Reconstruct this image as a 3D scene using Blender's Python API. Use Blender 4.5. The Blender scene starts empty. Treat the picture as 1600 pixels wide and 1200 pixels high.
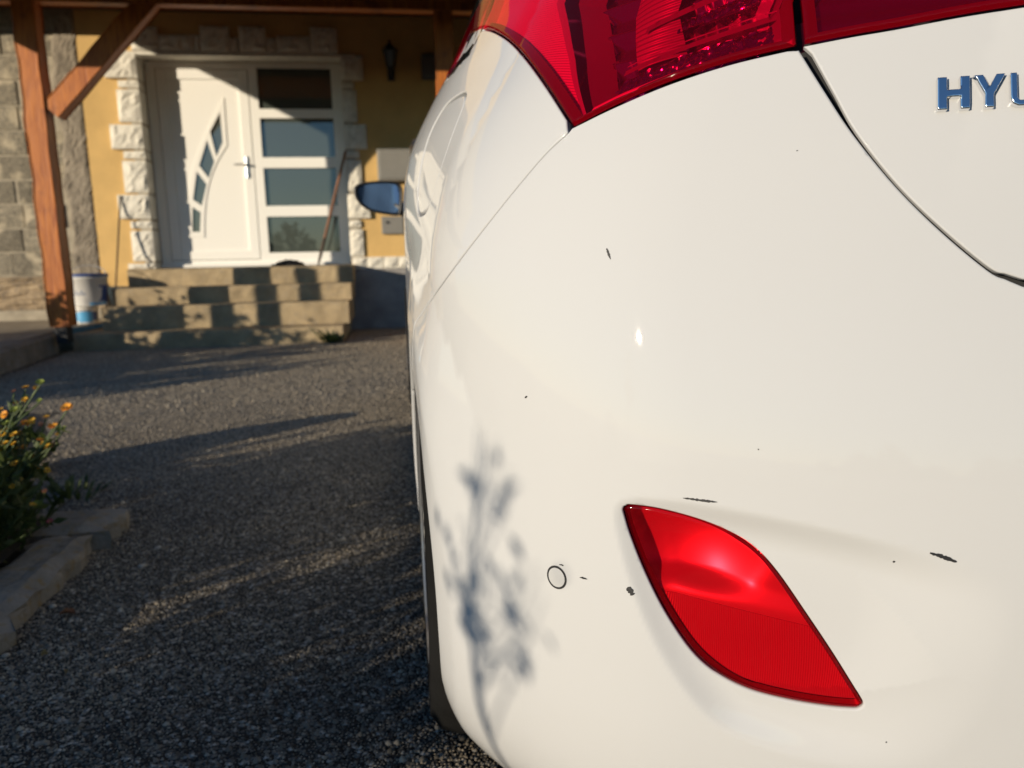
import bpy, bmesh, math, random
import numpy as np
from mathutils import Vector, Matrix
from mathutils.geometry import delaunay_2d_cdt

random.seed(7); rng = np.random.default_rng(7)
SC = bpy.context.scene
COL = SC.collection
R = math.radians
# ------------------------------------------------------------------ camera
CAM_POS = np.array([0., 0., .75]); YAW, PITCH, ROLL = R(8), R(9.5), R(1.2); FPX = 1200.
_fw = np.array([math.sin(YAW)*math.cos(PITCH), math.cos(YAW)*math.cos(PITCH), -math.sin(PITCH)])
_r0 = np.array([math.cos(YAW), -math.sin(YAW), 0.]); _u0 = np.cross(_r0, _fw)
CR = math.cos(ROLL)*_r0 - math.sin(ROLL)*_u0; CU = math.sin(ROLL)*_r0 + math.cos(ROLL)*_u0
cd = bpy.data.cameras.new('camera'); cam = bpy.data.objects.new('camera', cd); COL.objects.link(cam)
cam.matrix_world = Matrix(((CR[0], CU[0], -_fw[0], CAM_POS[0]), (CR[1], CU[1], -_fw[1], CAM_POS[1]),
                           (CR[2], CU[2], -_fw[2], CAM_POS[2]), (0, 0, 0, 1)))
cd.sensor_width = 36; cd.lens = 36*FPX/1600; cd.clip_start = .02; cd.clip_end = 2000
cd.dof.use_dof = True; cd.dof.focus_distance = .72; cd.dof.aperture_fstop = 6.6
SC.camera = cam
# ------------------------------------------------------------------ sky, sun, exposure
SUN_EL, SUN_AZ = R(10.0), R(53)          # light travels towards +Y, turned 53 degrees to +X
w = bpy.data.worlds.new('World'); SC.world = w; w.use_nodes = True
nt = w.node_tree; bg = nt.nodes['Background']
sky = nt.nodes.new('ShaderNodeTexSky'); sky.sky_type = 'NISHITA'; sky.sun_disc = False
sky.sun_elevation = SUN_EL; sky.sun_rotation = math.pi + SUN_AZ; sky.air_density = 1.0; sky.dust_density = 0.; sky.ozone_density = 4.
nt.links.new(sky.outputs[0], bg.inputs[0]); bg.inputs[1].default_value = .125
sl = bpy.data.lights.new('sun', 'SUN'); sl.energy = 5.0; sl.angle = R(.53); sl.color = (1., .865, .665)
so = bpy.data.objects.new('sun', sl); COL.objects.link(so)
_d = Vector((math.sin(SUN_AZ)*math.cos(SUN_EL), math.cos(SUN_AZ)*math.cos(SUN_EL), -math.sin(SUN_EL)))
so.rotation_euler = _d.to_track_quat('-Z', 'Y').to_euler()
SC.view_settings.view_transform = 'Standard'; SC.view_settings.look = 'None'
SC.view_settings.exposure = .1; SC.view_settings.gamma = 1
SC.view_settings.use_curve_mapping = False
try:
    SC.cycles.max_bounces = 12; SC.cycles.transparent_max_bounces = 16; SC.cycles.caustics_reflective = False
except Exception: pass

# ------------------------------------------------------------------ measuring helpers (read distances off the reference view once)
def ray(px, py): return _fw + CR*(px-800)/FPX - CU*(py-600)/FPX
def at(px, py, Y=None, Z=None):
    r = ray(px, py)
    t = (Y-CAM_POS[1])/r[1] if Y is not None else (Z-CAM_POS[2])/r[2]
    return CAM_POS + r*t
def proj(P):
    d = np.asarray(P) - CAM_POS; z = d@_fw
    return np.stack([800+FPX*(d@CR)/z, 600-FPX*(d@CU)/z], -1)

# ------------------------------------------------------------------ object helpers
def mesh(name, verts, faces, mat=None, parent=None, smooth=False, loc=None):
    me = bpy.data.meshes.new(name); me.from_pydata([tuple(map(float, v)) for v in verts], [], [tuple(map(int, f)) for f in faces]); me.update()
    if smooth: me.shade_smooth()
    o = bpy.data.objects.new(name, me); COL.objects.link(o)
    if mat: me.materials.append(mat)
    if parent: o.parent = parent
    if loc is not None: o.location = loc
    return o
def empty(name, loc=(0, 0, 0), label=None, cat=None, group=None, kind=None):
    o = bpy.data.objects.new(name, None); o.empty_display_size = .1; COL.objects.link(o); o.location = loc
    return tag(o, label, cat, group, kind)
def tag(o, label=None, cat=None, group=None, kind=None):
    if label: o['label'] = label
    if cat: o['category'] = cat
    if group: o['group'] = group
    if kind: o['kind'] = kind
    return o
def bm_obj(name, bm, mat=None, parent=None, smooth=False):
    me = bpy.data.meshes.new(name); bm.normal_update(); bm.to_mesh(me); bm.free()
    if smooth: me.shade_smooth()
    o = bpy.data.objects.new(name, me); COL.objects.link(o)
    if mat: me.materials.append(mat)
    if parent: o.parent = parent
    return o
def add_box(bm, x0, x1, y0, y1, z0, z1, bev=0., mtx=None):
    r = bmesh.ops.create_cube(bm, size=1.)
    vs = r['verts']
    for v in vs:
        v.co = Vector(((x0+x1)/2 + v.co.x*(x1-x0), (y0+y1)/2 + v.co.y*(y1-y0), (z0+z1)/2 + v.co.z*(z1-z0)))
    if bev > 0:
        es = list({e for v in vs for e in v.link_edges})
        n0 = set(bm.verts)
        rr = bmesh.ops.bevel(bm, geom=es, offset=bev, segments=2, profile=.5, affect='EDGES')
        vs = list({v for f in rr['faces'] for v in f.verts} | {v for v in vs if v.is_valid})
    if mtx is not None:
        for v in vs: v.co = mtx @ v.co
    return vs
def box(name, x0, x1, y0, y1, z0, z1, mat, parent=None, bev=0.):
    bm = bmesh.new(); add_box(bm, x0, x1, y0, y1, z0, z1, bev); return bm_obj(name, bm, mat, parent)
def rough_block(name, x0, x1, y0, y1, z0, z1, mat, parent, amp=.01, n=6, bev=.012, front='-y'):
    """a stone with an uneven split front face"""
    nx = max(2, int(n*(x1-x0)/.25)); nz = max(2, int(n*(z1-z0)/.25)); nx = min(nx, 10); nz = min(nz, 10)
    V = []; F = []
    h = rng.normal(0, 1, (nz+1, nx+1))
    for j in range(nz+1):
        for i in range(nx+1):
            e = min(i, nx-i, j, nz-j)
            V.append((x0+(x1-x0)*i/nx + (rng.uniform(-.3, .3)*(x1-x0)/nx if e else 0), y0 + (bev if e == 0 else -amp*.4 - amp*h[j, i]), z0+(z1-z0)*j/nz + (rng.uniform(-.3, .3)*(z1-z0)/nz if e else 0)))
    for j in range(nz):
        for i in range(nx):
            a = j*(nx+1)+i; F.append((a, a+1, a+nx+2, a+nx+1))
    ring = [i for i in range(nx+1)] + [j*(nx+1)+nx for j in range(1, nz+1)] + [nz*(nx+1)+i for i in range(nx-1, -1, -1)] + [j*(nx+1) for j in range(nz-1, 0, -1)]
    b0 = len(V)
    for i in ring: V.append((V[i][0], y1, V[i][2]))
    m = len(ring)
    for k in range(m): F.append((ring[(k+1) % m], ring[k], b0+k, b0+(k+1) % m))
    F.append(tuple(b0+k for k in range(m)))
    return mesh(name, V, F, mat, parent)
def tube(bm, pts, rad, n=8, cap=True):
    pts = [Vector(p) for p in pts]; rad = rad if hasattr(rad, '__len__') else [rad]*len(pts)
    rings = []; prev = None
    for i, p in enumerate(pts):
        t = (pts[min(i+1, len(pts)-1)] - pts[max(i-1, 0)]).normalized()
        a = prev if prev is not None else (Vector((1, 0, 0)) if abs(t.x) < .9 else Vector((0, 1, 0)))
        u = (a - t*a.dot(t)).normalized(); prev = u; v = t.cross(u)
        rings.append([bm.verts.new(p + (u*math.cos(2*math.pi*k/n) + v*math.sin(2*math.pi*k/n))*rad[i]) for k in range(n)])
    for a, b in zip(rings, rings[1:]):
        for k in range(n): bm.faces.new((a[k], a[(k+1) % n], b[(k+1) % n], b[k]))
    if cap: bm.faces.new(rings[0][::-1]); bm.faces.new(rings[-1])
def lathe(bm, prof, c=(0, 0, 0), n=24, mtx=None, caps=True):
    rings = []
    for r, z in prof:
        ring = []
        for k in range(n):
            p = Vector((r*math.cos(2*math.pi*k/n), r*math.sin(2*math.pi*k/n), z))
            if mtx is not None: p = mtx @ p
            ring.append(bm.verts.new(p + Vector(c)))
        rings.append(ring)
    for a, b in zip(rings, rings[1:]):
        for k in range(n): bm.faces.new((a[k], a[(k+1) % n], b[(k+1) % n], b[k]))
    if caps: bm.faces.new(rings[0][::-1]); bm.faces.new(rings[-1])
def inside(P, poly):
    P = np.asarray(P); x, y = P[:, 0], P[:, 1]; r = np.zeros(len(P), bool)
    n = len(poly)
    for i in range(n):
        x0, y0 = poly[i]; x1, y1 = poly[(i+1) % n]
        if y0 == y1: continue
        c = ((y0 > y) != (y1 > y)) & (x < (x1-x0)*(y-y0)/(y1-y0)+x0); r ^= c
    return r
def dist_poly(P, poly, closed=True):
    P = np.asarray(P, float); A = np.asarray(poly, float); B = np.roll(A, -1, 0)
    if not closed: A, B = A[:-1], B[:-1]
    d = np.full(len(P), 1e9)
    for a, b in zip(A, B):
        ab = b-a; L = ab@ab
        t = np.clip(((P-a)@ab)/L, 0, 1) if L > 0 else np.zeros(len(P))
        q = P - a - t[:, None]*ab; d = np.minimum(d, (q*q).sum(1))
    return np.sqrt(d)
def area(poly):
    p = np.asarray(poly); q = np.roll(p, -1, 0); return .5*np.sum(p[:, 0]*q[:, 1]-q[:, 0]*p[:, 1])
def densify(poly, h, closed=True):
    out = []; n = len(poly)
    for i in range(n if closed else n-1):
        a = np.asarray(poly[i], float); b = np.asarray(poly[(i+1) % n], float)
        k = max(1, int(math.ceil(np.linalg.norm(b-a)/h)))
        for j in range(k): out.append(a+(b-a)*j/k)
    if not closed: out.append(np.asarray(poly[-1], float))
    return np.array(out)
def smooth_curve(pts, n=8):
    """Catmull-Rom through open pts"""
    p = np.asarray(pts, float); p = np.vstack([2*p[0]-p[1], p, 2*p[-1]-p[-2]]); out = []
    for i in range(1, len(p)-2):
        for k in range(n):
            t = k/n
            out.append(.5*((2*p[i]) + (-p[i-1]+p[i+1])*t + (2*p[i-1]-5*p[i]+4*p[i+1]-p[i+2])*t*t + (-p[i-1]+3*p[i]-3*p[i+1]+p[i+2])*t**3))
    out.append(p[-2]); return np.array(out)
def offset_poly(poly, d):
    """move a CCW polygon inwards by d"""
    p = np.asarray(poly); e = np.roll(p, -1, 0)-p; e /= np.maximum(np.linalg.norm(e, axis=1), 1e-9)[:, None]
    n = np.stack([-e[:, 1], e[:, 0]], 1); m = n + np.roll(n, 1, 0); m /= np.maximum(np.linalg.norm(m, axis=1), .35)[:, None]
    k = 1/np.maximum((m*n).sum(1), .45)
    return p + m*(d*np.minimum(k, 1.8))[:, None]
def cdt(points, loops):
    """triangulate points; loops = list of index lists used as constraints; returns verts, tris"""
    E_ = []
    for l in loops:
        for i in range(len(l)): E_.append((l[i], l[(i+1) % len(l)]))
    r = delaunay_2d_cdt([Vector(p) for p in points], E_, [], 0, 1e-7)
    return np.array([tuple(v) for v in r[0]]), [tuple(f) for f in r[2]]
def plate(name, outline, holes, y0, y1, mat, parent=None):
    """flat plate in the XZ plane between y0 (front) and y1, with openings"""
    pts = [tuple(p) for p in outline]; loops = [list(range(len(pts)))]
    for h in holes:
        k = len(pts); pts += [tuple(p) for p in h]; loops.append(list(range(k, len(pts))))
    V, T = cdt(pts, loops); T = np.array(T)
    c = V[T].mean(1); ok = inside(c, outline)
    for h in holes: ok &= ~inside(c, h)
    T = T[ok]; n = len(V)
    W = [(v[0], y0, v[1]) for v in V] + [(v[0], y1, v[1]) for v in V]
    F = [(a, b, c) for a, b, c in T] + [(c+n, b+n, a+n) for a, b, c in T]
    ed = {}
    for t in T:
        for i in range(3):
            a, b = t[i], t[(i+1) % 3]
            if (b, a) in ed: del ed[(b, a)]
            else: ed[(a, b)] = 1
    for a, b in ed: F.append((b, a, a+n, b+n))
    return mesh(name, W, F, mat, parent)

# ------------------------------------------------------------------ materials
def new_mat(name):
    m = bpy.data.materials.new(name); m.use_nodes = True
    return m, m.node_tree.nodes, m.node_tree.links, m.node_tree.nodes['Principled BSDF']
def pbr(name, col, rough=.6, metal=0., coat=0., spec=.5, var=0., vscale=4., bump=0., bscale=40., col2=None, detail=6, stretch=None, coat_rough=.03, dirt=None):
    m, N, L, b = new_mat(name)
    b.inputs['Base Color'].default_value = (*col, 1); b.inputs['Roughness'].default_value = rough
    b.inputs['Metallic'].default_value = metal; b.inputs['Coat Weight'].default_value = coat
    b.inputs['Coat Roughness'].default_value = coat_rough; b.inputs['Specular IOR Level'].default_value = spec
    tc = N.new('ShaderNodeTexCoord'); src = tc.outputs['Object']
    if stretch:
        mp = N.new('ShaderNodeMapping'); mp.inputs['Scale'].default_value = stretch; L.new(src, mp.inputs[0]); src = mp.outputs[0]
    if var > 0 or col2:
        n = N.new('ShaderNodeTexNoise'); n.inputs['Scale'].default_value = vscale; n.inputs['Detail'].default_value = detail; n.inputs['Roughness'].default_value = .65
        L.new(src, n.inputs[0]); cr = N.new('ShaderNodeValToRGB'); L.new(n.outputs[0], cr.inputs[0])
        c2 = col2 if col2 else tuple(c*(1-var) for c in col); c1 = col if col2 else tuple(min(1, c*(1+var*.6)) for c in col)
        cr.color_ramp.elements[0].position = .35; cr.color_ramp.elements[1].position = .65
        cr.color_ramp.elements[0].color = (*c2, 1); cr.color_ramp.elements[1].color = (*c1, 1)
        out = cr.outputs[0]
        if dirt:
            n3 = N.new('ShaderNodeTexNoise'); n3.inputs['Scale'].default_value = vscale*4.3; n3.inputs['Detail'].default_value = 8; L.new(src, n3.inputs[0])
            c3 = N.new('ShaderNodeValToRGB'); c3.color_ramp.elements[0].position = .52; c3.color_ramp.elements[1].position = .7; L.new(n3.outputs[0], c3.inputs[0])
            mx = N.new('ShaderNodeMix'); mx.data_type = 'RGBA'; L.new(c3.outputs[0], mx.inputs[0]); L.new(out, mx.inputs[6]); mx.inputs[7].default_value = (*dirt, 1); out = mx.outputs[2]
        L.new(out, b.inputs['Base Color'])
    if bump > 0:
        n2 = N.new('ShaderNodeTexNoise'); n2.inputs['Scale'].default_value = bscale; n2.inputs['Detail'].default_value = 8; n2.inputs['Roughness'].default_value = .7
        L.new(src, n2.inputs[0]); bp = N.new('ShaderNodeBump'); bp.inputs['Strength'].default_value = 1; bp.inputs['Distance'].default_value = bump
        L.new(n2.outputs[0], bp.inputs['Height']); L.new(bp.outputs[0], b.inputs['Normal'])
    return m
M = {}
M['paint'] = pbr('car_paint', (.495, .497, .502), rough=.65, coat=.9, coat_rough=.014, spec=.05)
M['plastic_black'] = pbr('black_plastic', (.012, .012, .013), rough=.45)
M['rubber'] = pbr('tyre_rubber', (.007, .0068, .0066), rough=.9, spec=.15, var=.3, vscale=12, bump=.002, bscale=60)
M['liner'] = pbr('dark_liner', (.015, .015, .016), rough=.8)
M['chrome'] = pbr('chrome', (.82, .83, .85), rough=.07, metal=1.)
M['dark_chrome'] = pbr('dark_chrome', (.20, .185, .17), rough=.28, metal=1.)
M['bulb'] = M['alloy'] = pbr('alloy', (.55, .55, .56), rough=.3, metal=.9)
M['chip'] = pbr('bare_plastic_in_chip', (.010, .010, .012), rough=.6)
M['sensor'] = pbr('sensor_paint', (.47, .47, .47), rough=.6, coat=.5, spec=.1)
M['mirror_glass'] = pbr('mirror_glass', (.13, .23, .42), rough=.03, metal=1.)
M['window_glass'] = pbr('car_window', (.01, .012, .014), rough=.04, spec=.7)
M['plaster'] = pbr('yellow_plaster', (.63, .41, .155), rough=.9, var=.10, vscale=3, bump=.004, bscale=90)
M['cement'] = pbr('grey_render', (.26, .22, .17), rough=.95, var=.35, vscale=5, bump=.012, bscale=25)
M['plinth'] = pbr('plinth_render', (.36, .34, .325), rough=.95, var=.25, vscale=4, bump=.006, bscale=30)
M['footing'] = pbr('rough_footing', (.34, .255, .16), rough=.95, var=.35, vscale=6, bump=.018, bscale=14, dirt=(.16, .13, .1))
M['mortar'] = pbr('mortar', (.38, .33, .25), rough=.95, var=.2, vscale=10, bump=.006, bscale=40)
M['quoin'] = pbr('white_quoin', (.72, .68, .59), rough=.85, var=.12, vscale=14, bump=.004, bscale=60)
M['pvc'] = pbr('white_pvc', (.86, .84, .79), rough=.4, spec=.4)
M['step'] = pbr('sandy_concrete', (.40, .305, .18), rough=.9, var=.28, vscale=5, bump=.006, bscale=60, dirt=(.33, .26, .17))
M['kerb'] = pbr('old_concrete_kerb', (.24, .22, .19), rough=.95, var=.3, vscale=9, bump=.006, bscale=50, dirt=(.22, .16, .08))
M['soil'] = pbr('soil', (.045, .034, .022), rough=1., var=.4, vscale=20, bump=.02, bscale=30)
M['path'] = pbr('sandy_path', (.30, .25, .18), rough=.95, var=.2, vscale=8, bump=.006, bscale=40)
M['dark_wood'] = pbr('roof_boards', (.09, .045, .02), rough=.7, var=.3, vscale=3, stretch=(1, 8, 8))
M['black_metal'] = pbr('black_iron', (.012, .012, .014), rough=.5, bump=.001, bscale=60)
M['lamp_glass'] = pbr('lantern_glass', (.10, .11, .12), rough=.1, spec=.8)
M['box_grey'] = pbr('meter_box', (.21, .20, .18), rough=.5, var=.06, vscale=6)  # grey darkened to stand in for the shade over the meter box
M['box_dark'] = pbr('grey_box', (.12, .12, .125), rough=.6, var=.1)
M['rust'] = pbr('rusty_iron', (.06, .04, .028), rough=.8, var=.4, vscale=30)
M['stick'] = pbr('brown_stick', (.20, .085, .04), rough=.6, var=.3, vscale=10)
M['cloth'] = pbr('dark_cloth', (.022, .02, .02), rough=.95, var=.3, vscale=20, bump=.004, bscale=80)
M['tub_white'] = pbr('white_tub', (.74, .72, .68), rough=.4)
M['tub_blue'] = pbr('blue_print', (.03, .075, .24), rough=.4)
M['tub_cyan'] = pbr('light_blue_print', (.10, .38, .66), rough=.4)
M['tub_grey'] = pbr('grey_print', (.22, .25, .33), rough=.5)
M['steel'] = pbr('galvanised', (.30, .31, .33), rough=.5, metal=.7)
M['rock'] = pbr('grey_stone', (.17, .16, .145), rough=.95, var=.3, vscale=14, bump=.01, bscale=30)
M['pebble'] = pbr('pale_pebble', (.36, .33, .28), rough=.8)
M['dry_leaf'] = pbr('dry_leaf', (.30, .11, .035), rough=.8, var=.3, vscale=30)
M['dry_leaf_b'] = pbr('straw_leaf', (.36, .25, .10), rough=.8, var=.3, vscale=30)
M['petal_y'] = pbr('yellow_petal', (.68, .38, .02), rough=.6, var=.2, vscale=60)
M['petal_o'] = pbr('orange_petal', (.75, .31, .015), rough=.6, var=.2, vscale=60)
M['petal_p'] = pbr('faded_petal', (.55, .24, .13), rough=.7, var=.2, vscale=60)
M['petal_r'] = pbr('pink_petal', (.42, .05, .09), rough=.7, var=.2, vscale=60)
M['bud'] = pbr('green_bud', (.22, .26, .04), rough=.7)
M['disc'] = pbr('flower_eye', (.16, .06, .01), rough=.9)
M['stem'] = pbr('green_stem', (.06, .09, .025), rough=.7)
def leaf_mat(name, c, c2, trans=.35):
    m, N, L, b = new_mat(name)
    oi = N.new('ShaderNodeTexCoord'); n = N.new('ShaderNodeTexNoise'); n.inputs['Scale'].default_value = 18; L.new(oi.outputs['Object'], n.inputs[0])
    cr = N.new('ShaderNodeValToRGB'); cr.color_ramp.elements[0].position = .35; cr.color_ramp.elements[1].position = .65
    cr.color_ramp.elements[0].color = (*c, 1); cr.color_ramp.elements[1].color = (*c2, 1); L.new(n.outputs[0], cr.inputs[0])
    L.new(cr.outputs[0], b.inputs['Base Color']); b.inputs['Roughness'].default_value = .55
    t = N.new('ShaderNodeBsdfTranslucent'); L.new(cr.outputs[0], t.inputs[0]); mx = N.new('ShaderNodeMixShader'); mx.inputs[0].default_value = trans
    L.new(b.outputs[0], mx.inputs[1]); L.new(t.outputs[0], mx.inputs[2]); L.new(mx.outputs[0], N['Material Output'].inputs[0]); return m
M['leaf'] = leaf_mat('leaf', (.03, .055, .014), (.09, .12, .03))
M['leaf_b'] = leaf_mat('leaf_olive', (.05, .055, .02), (.15, .15, .05))
def wood_mat():
    m, N, L, b = new_mat('orange_stained_wood')
    tc = N.new('ShaderNodeTexCoord'); mp = N.new('ShaderNodeMapping'); mp.inputs['Scale'].default_value = (14, 14, 1.2); L.new(tc.outputs['Object'], mp.inputs[0])
    n = N.new('ShaderNodeTexNoise'); n.inputs['Scale'].default_value = 3; n.inputs['Detail'].default_value = 8; n.inputs['Distortion'].default_value = 1.2; L.new(mp.outputs[0], n.inputs[0])
    cr = N.new('ShaderNodeValToRGB'); e = cr.color_ramp.elements; e[0].position = .3; e[0].color = (.27, .06, .006, 1); e[1].position = .62; e[1].color = (.50, .155, .018, 1)
    L.new(n.outputs[0], cr.inputs[0]); 
    n2 = N.new('ShaderNodeTexNoise'); n2.inputs['Scale'].default_value = 5; L.new(tc.outputs['Object'], n2.inputs[0])
    c2 = N.new('ShaderNodeValToRGB'); c2.color_ramp.elements[0].position = .62; c2.color_ramp.elements[1].position = .75; L.new(n2.outputs[0], c2.inputs[0])
    mx = N.new('ShaderNodeMix'); mx.data_type = 'RGBA'; L.new(c2.outputs[0], mx.inputs[0]); L.new(cr.outputs[0], mx.inputs[6]); mx.inputs[7].default_value = (.20, .05, .012, 1)
    L.new(mx.outputs[2], b.inputs['Base Color']); b.inputs['Roughness'].default_value = .55
    bp = N.new('ShaderNodeBump'); bp.inputs['Distance'].default_value = .003; L.new(n.outputs[0], bp.inputs['Height']); L.new(bp.outputs[0], b.inputs['Normal'])
    return m
M['wood'] = wood_mat()
def block_mat():
    m, N, L, b = new_mat('grey_concrete_block')
    tc = N.new('ShaderNodeTexCoord'); oi = N.new('ShaderNodeObjectInfo')
    n = N.new('ShaderNodeTexNoise'); n.inputs['Scale'].default_value = 60; n.inputs['Detail'].default_value = 8; L.new(tc.outputs['Object'], n.inputs[0])
    cr = N.new('ShaderNodeValToRGB'); e = cr.color_ramp.elements; e[0].position = .35; e[0].color = (.13, .115, .09, 1); e[1].position = .68; e[1].color = (.32, .275, .20, 1); L.new(n.outputs[0], cr.inputs[0])
    hv = N.new('ShaderNodeHueSaturation'); ma = N.new('ShaderNodeMath'); ma.operation = 'MULTIPLY_ADD'; ma.inputs[1].default_value = .55; ma.inputs[2].default_value = .72
    L.new(oi.outputs['Random'], ma.inputs[0]); L.new(ma.outputs[0], hv.inputs['Value']); L.new(cr.outputs[0], hv.inputs['Color'])
    n3 = N.new('ShaderNodeTexNoise'); n3.inputs['Scale'].default_value = 4.; n3.inputs['Detail'].default_value = 5; L.new(tc.outputs['Object'], n3.inputs[0])
    c3 = N.new('ShaderNodeValToRGB'); c3.color_ramp.elements[0].position = .52; c3.color_ramp.elements[1].position = .62; L.new(n3.outputs[0], c3.inputs[0])
    mx = N.new('ShaderNodeMix'); mx.data_type = 'RGBA'; L.new(c3.outputs[0], mx.inputs[0]); L.new(hv.outputs[0], mx.inputs[6]); mx.inputs[7].default_value = (.46, .39, .28, 1)
    L.new(mx.outputs[2], b.inputs['Base Color']); b.inputs['Roughness'].default_value = .95
    bp = N.new('ShaderNodeBump'); bp.inputs['Distance'].default_value = .006; L.new(n.outputs[0], bp.inputs['Height']); L.new(bp.outputs[0], b.inputs['Normal']); return m
M['block'] = block_mat()
def asphalt_mat():
    m, N, L, b = new_mat('coarse_asphalt')
    tc = N.new('ShaderNodeTexCoord')
    v = N.new('ShaderNodeTexVoronoi'); v.inputs['Scale'].default_value = 115; L.new(tc.outputs['Object'], v.inputs[0])
    ds = N.new('ShaderNodeTexNoise'); ds.inputs['Scale'].default_value = 60; L.new(tc.outputs['Object'], ds.inputs[0])
    mxv = N.new('ShaderNodeMix'); mxv.data_type = 'VECTOR'; mxv.inputs[0].default_value = .012; L.new(tc.outputs['Object'], mxv.inputs[4]); L.new(ds.outputs['Color'], mxv.inputs[5]); L.new(mxv.outputs[1], v.inputs[0])
    sep = N.new('ShaderNodeSeparateColor'); L.new(v.outputs['Color'], sep.inputs[0])
    cr = N.new('ShaderNodeValToRGB'); e = cr.color_ramp.elements; e[0].position = 0; e[0].color = (.03, .029, .028, 1); e[1].position = .6; e[1].color = (.08, .075, .07, 1)
    x = e.new(.85); x.color = (.42, .39, .35, 1); x = e.new(.97); x.color = (.75, .71, .65, 1); L.new(sep.outputs[0], cr.inputs[0])
    ed = N.new('ShaderNodeMapRange'); ed.inputs[1].default_value = .0; ed.inputs[2].default_value = .55; ed.inputs[3].default_value = 1.; ed.inputs[4].default_value = .35
    L.new(v.outputs['Distance'], ed.inputs[0]); mu = N.new('ShaderNodeMix'); mu.data_type = 'RGBA'; mu.blend_type = 'MULTIPLY'; mu.inputs[0].default_value = 1
    L.new(cr.outputs[0], mu.inputs[6]); L.new(ed.outputs[0], mu.inputs[7])
    n = N.new('ShaderNodeTexNoise'); n.inputs['Scale'].default_value = 2.2; n.inputs['Detail'].default_value = 5; L.new(tc.outputs['Object'], n.inputs[0])
    c2 = N.new('ShaderNodeValToRGB'); c2.color_ramp.elements[0].position = .3; c2.color_ramp.elements[0].color = (.75, .75, .75, 1); c2.color_ramp.elements[1].position = .7; c2.color_ramp.elements[1].color = (1.35, 1.28, 1.15, 1); L.new(n.outputs[0], c2.inputs[0])
    m2 = N.new('ShaderNodeMix'); m2.data_type = 'RGBA'; m2.blend_type = 'MULTIPLY'; m2.inputs[0].default_value = 1; L.new(mu.outputs[2], m2.inputs[6]); L.new(c2.outputs[0], m2.inputs[7])
    L.new(m2.outputs[2], b.inputs['Base Color']); b.inputs['Roughness'].default_value = .85; b.inputs['Specular IOR Level'].default_value = .3
    bp = N.new('ShaderNodeBump'); bp.inputs['Distance'].default_value = .010; bp.invert = True; L.new(v.outputs['Distance'], bp.inputs['Height']); L.new(bp.outputs[0], b.inputs['Normal']); return m
M['asphalt'] = asphalt_mat()
M['far_ground'] = pbr('grass_ground', (.06, .065, .03), rough=.95, var=.3, vscale=.5)
def door_glass_mat():
    m, N, L, b = new_mat('frosted_door_glass')
    b.inputs['Base Color'].default_value = (.05, .062, .052, 1); b.inputs['Roughness'].default_value = .55; b.inputs['Specular IOR Level'].default_value = .3
    b.inputs['Coat Weight'].default_value = 1.; b.inputs['Coat Roughness'].default_value = .02; b.inputs['Coat IOR'].default_value = 2.0
    return m
M['door_glass'] = door_glass_mat()
def lens_mat(name, col, ior=1.45, ribs=0., rib_dir=(1, 0, 0), rough=.02):
    m, N, L, b = new_mat(name); N.remove(b)
    t = N.new('ShaderNodeBsdfTransparent'); t.inputs[0].default_value = (*col, 1)
    g = N.new('ShaderNodeBsdfGlossy'); g.inputs['Roughness'].default_value = rough; g.inputs[0].default_value = (1, 1, 1, 1)
    f = N.new('ShaderNodeFresnel'); f.inputs[0].default_value = ior
    mu = N.new('ShaderNodeMath'); mu.operation = 'MULTIPLY'; mu.inputs[1].default_value = .55; L.new(f.outputs[0], mu.inputs[0])
    mx = N.new('ShaderNodeMixShader'); L.new(mu.outputs[0], mx.inputs[0]); L.new(t.outputs[0], mx.inputs[1]); L.new(g.outputs[0], mx.inputs[2])
    out = mx.outputs[0]
    # a little red pigment seen in the plastic itself
    d = N.new('ShaderNodeBsdfDiffuse'); d.inputs[0].default_value = (.32, .0, .012, 1); m2 = N.new('ShaderNodeMixShader'); m2.inputs[0].default_value = .07
    L.new(out, m2.inputs[1]); L.new(d.outputs[0], m2.inputs[2]); L.new(m2.outputs[0], N['Material Output'].inputs[0]); return m
M['lens'] = lens_mat('red_lens', (.98, .035, .18), ior=1.33)
M['fog_lens'] = lens_mat('red_fog_lens', (.97, .085, .12), ior=1.36, rough=.06)
M['refl'] = pbr('lamp_reflector', (.58, .50, .56), rough=.13, metal=.95)
M['refl_rough'] = pbr('lamp_reflector_satin', (.6, .56, .6), rough=.35, metal=.6, bump=.0006, bscale=300)
M['refl_fog'] = pbr('fog_bowl', (.85, .82, .82), rough=.3, metal=.6)
def stripes(name, col, scale, rot, dist):
    m, N, L, b = new_mat(name)
    b.inputs['Base Color'].default_value = (*col, 1); b.inputs['Roughness'].default_value = .4; b.inputs['Metallic'].default_value = .25
    tc = N.new('ShaderNodeTexCoord'); mp = N.new('ShaderNodeMapping'); mp.inputs['Rotation'].default_value = rot; L.new(tc.outputs['Object'], mp.inputs[0])
    wv = N.new('ShaderNodeTexWave'); wv.inputs['Scale'].default_value = scale; wv.bands_direction = 'Z'; L.new(mp.outputs[0], wv.inputs[0])
    bp = N.new('ShaderNodeBump'); bp.inputs['Distance'].default_value = dist; L.new(wv.outputs[0], bp.inputs['Height']); L.new(bp.outputs[0], b.inputs['Normal']); return m
M['reflex'] = stripes('reflex_ribs', (.46, .38, .42), 330, (R(90), 0, 0), .0002)
M['highlight'] = stripes('highlight_strip_ribs', (.42, .36, .40), 60, (0, R(12), 0), .0025)
M['side_refl'] = stripes('side_reflector_ribs', (.85, .80, .80), 95, (0, R(-28), 0), .0012)
M['refl_soft'] = pbr('soft_reflector', (.75, .7, .72), rough=.3, metal=.9)
M['sparkle'] = pbr('prism_facets', (.8, .76, .8), rough=.16, metal=1.)
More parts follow.
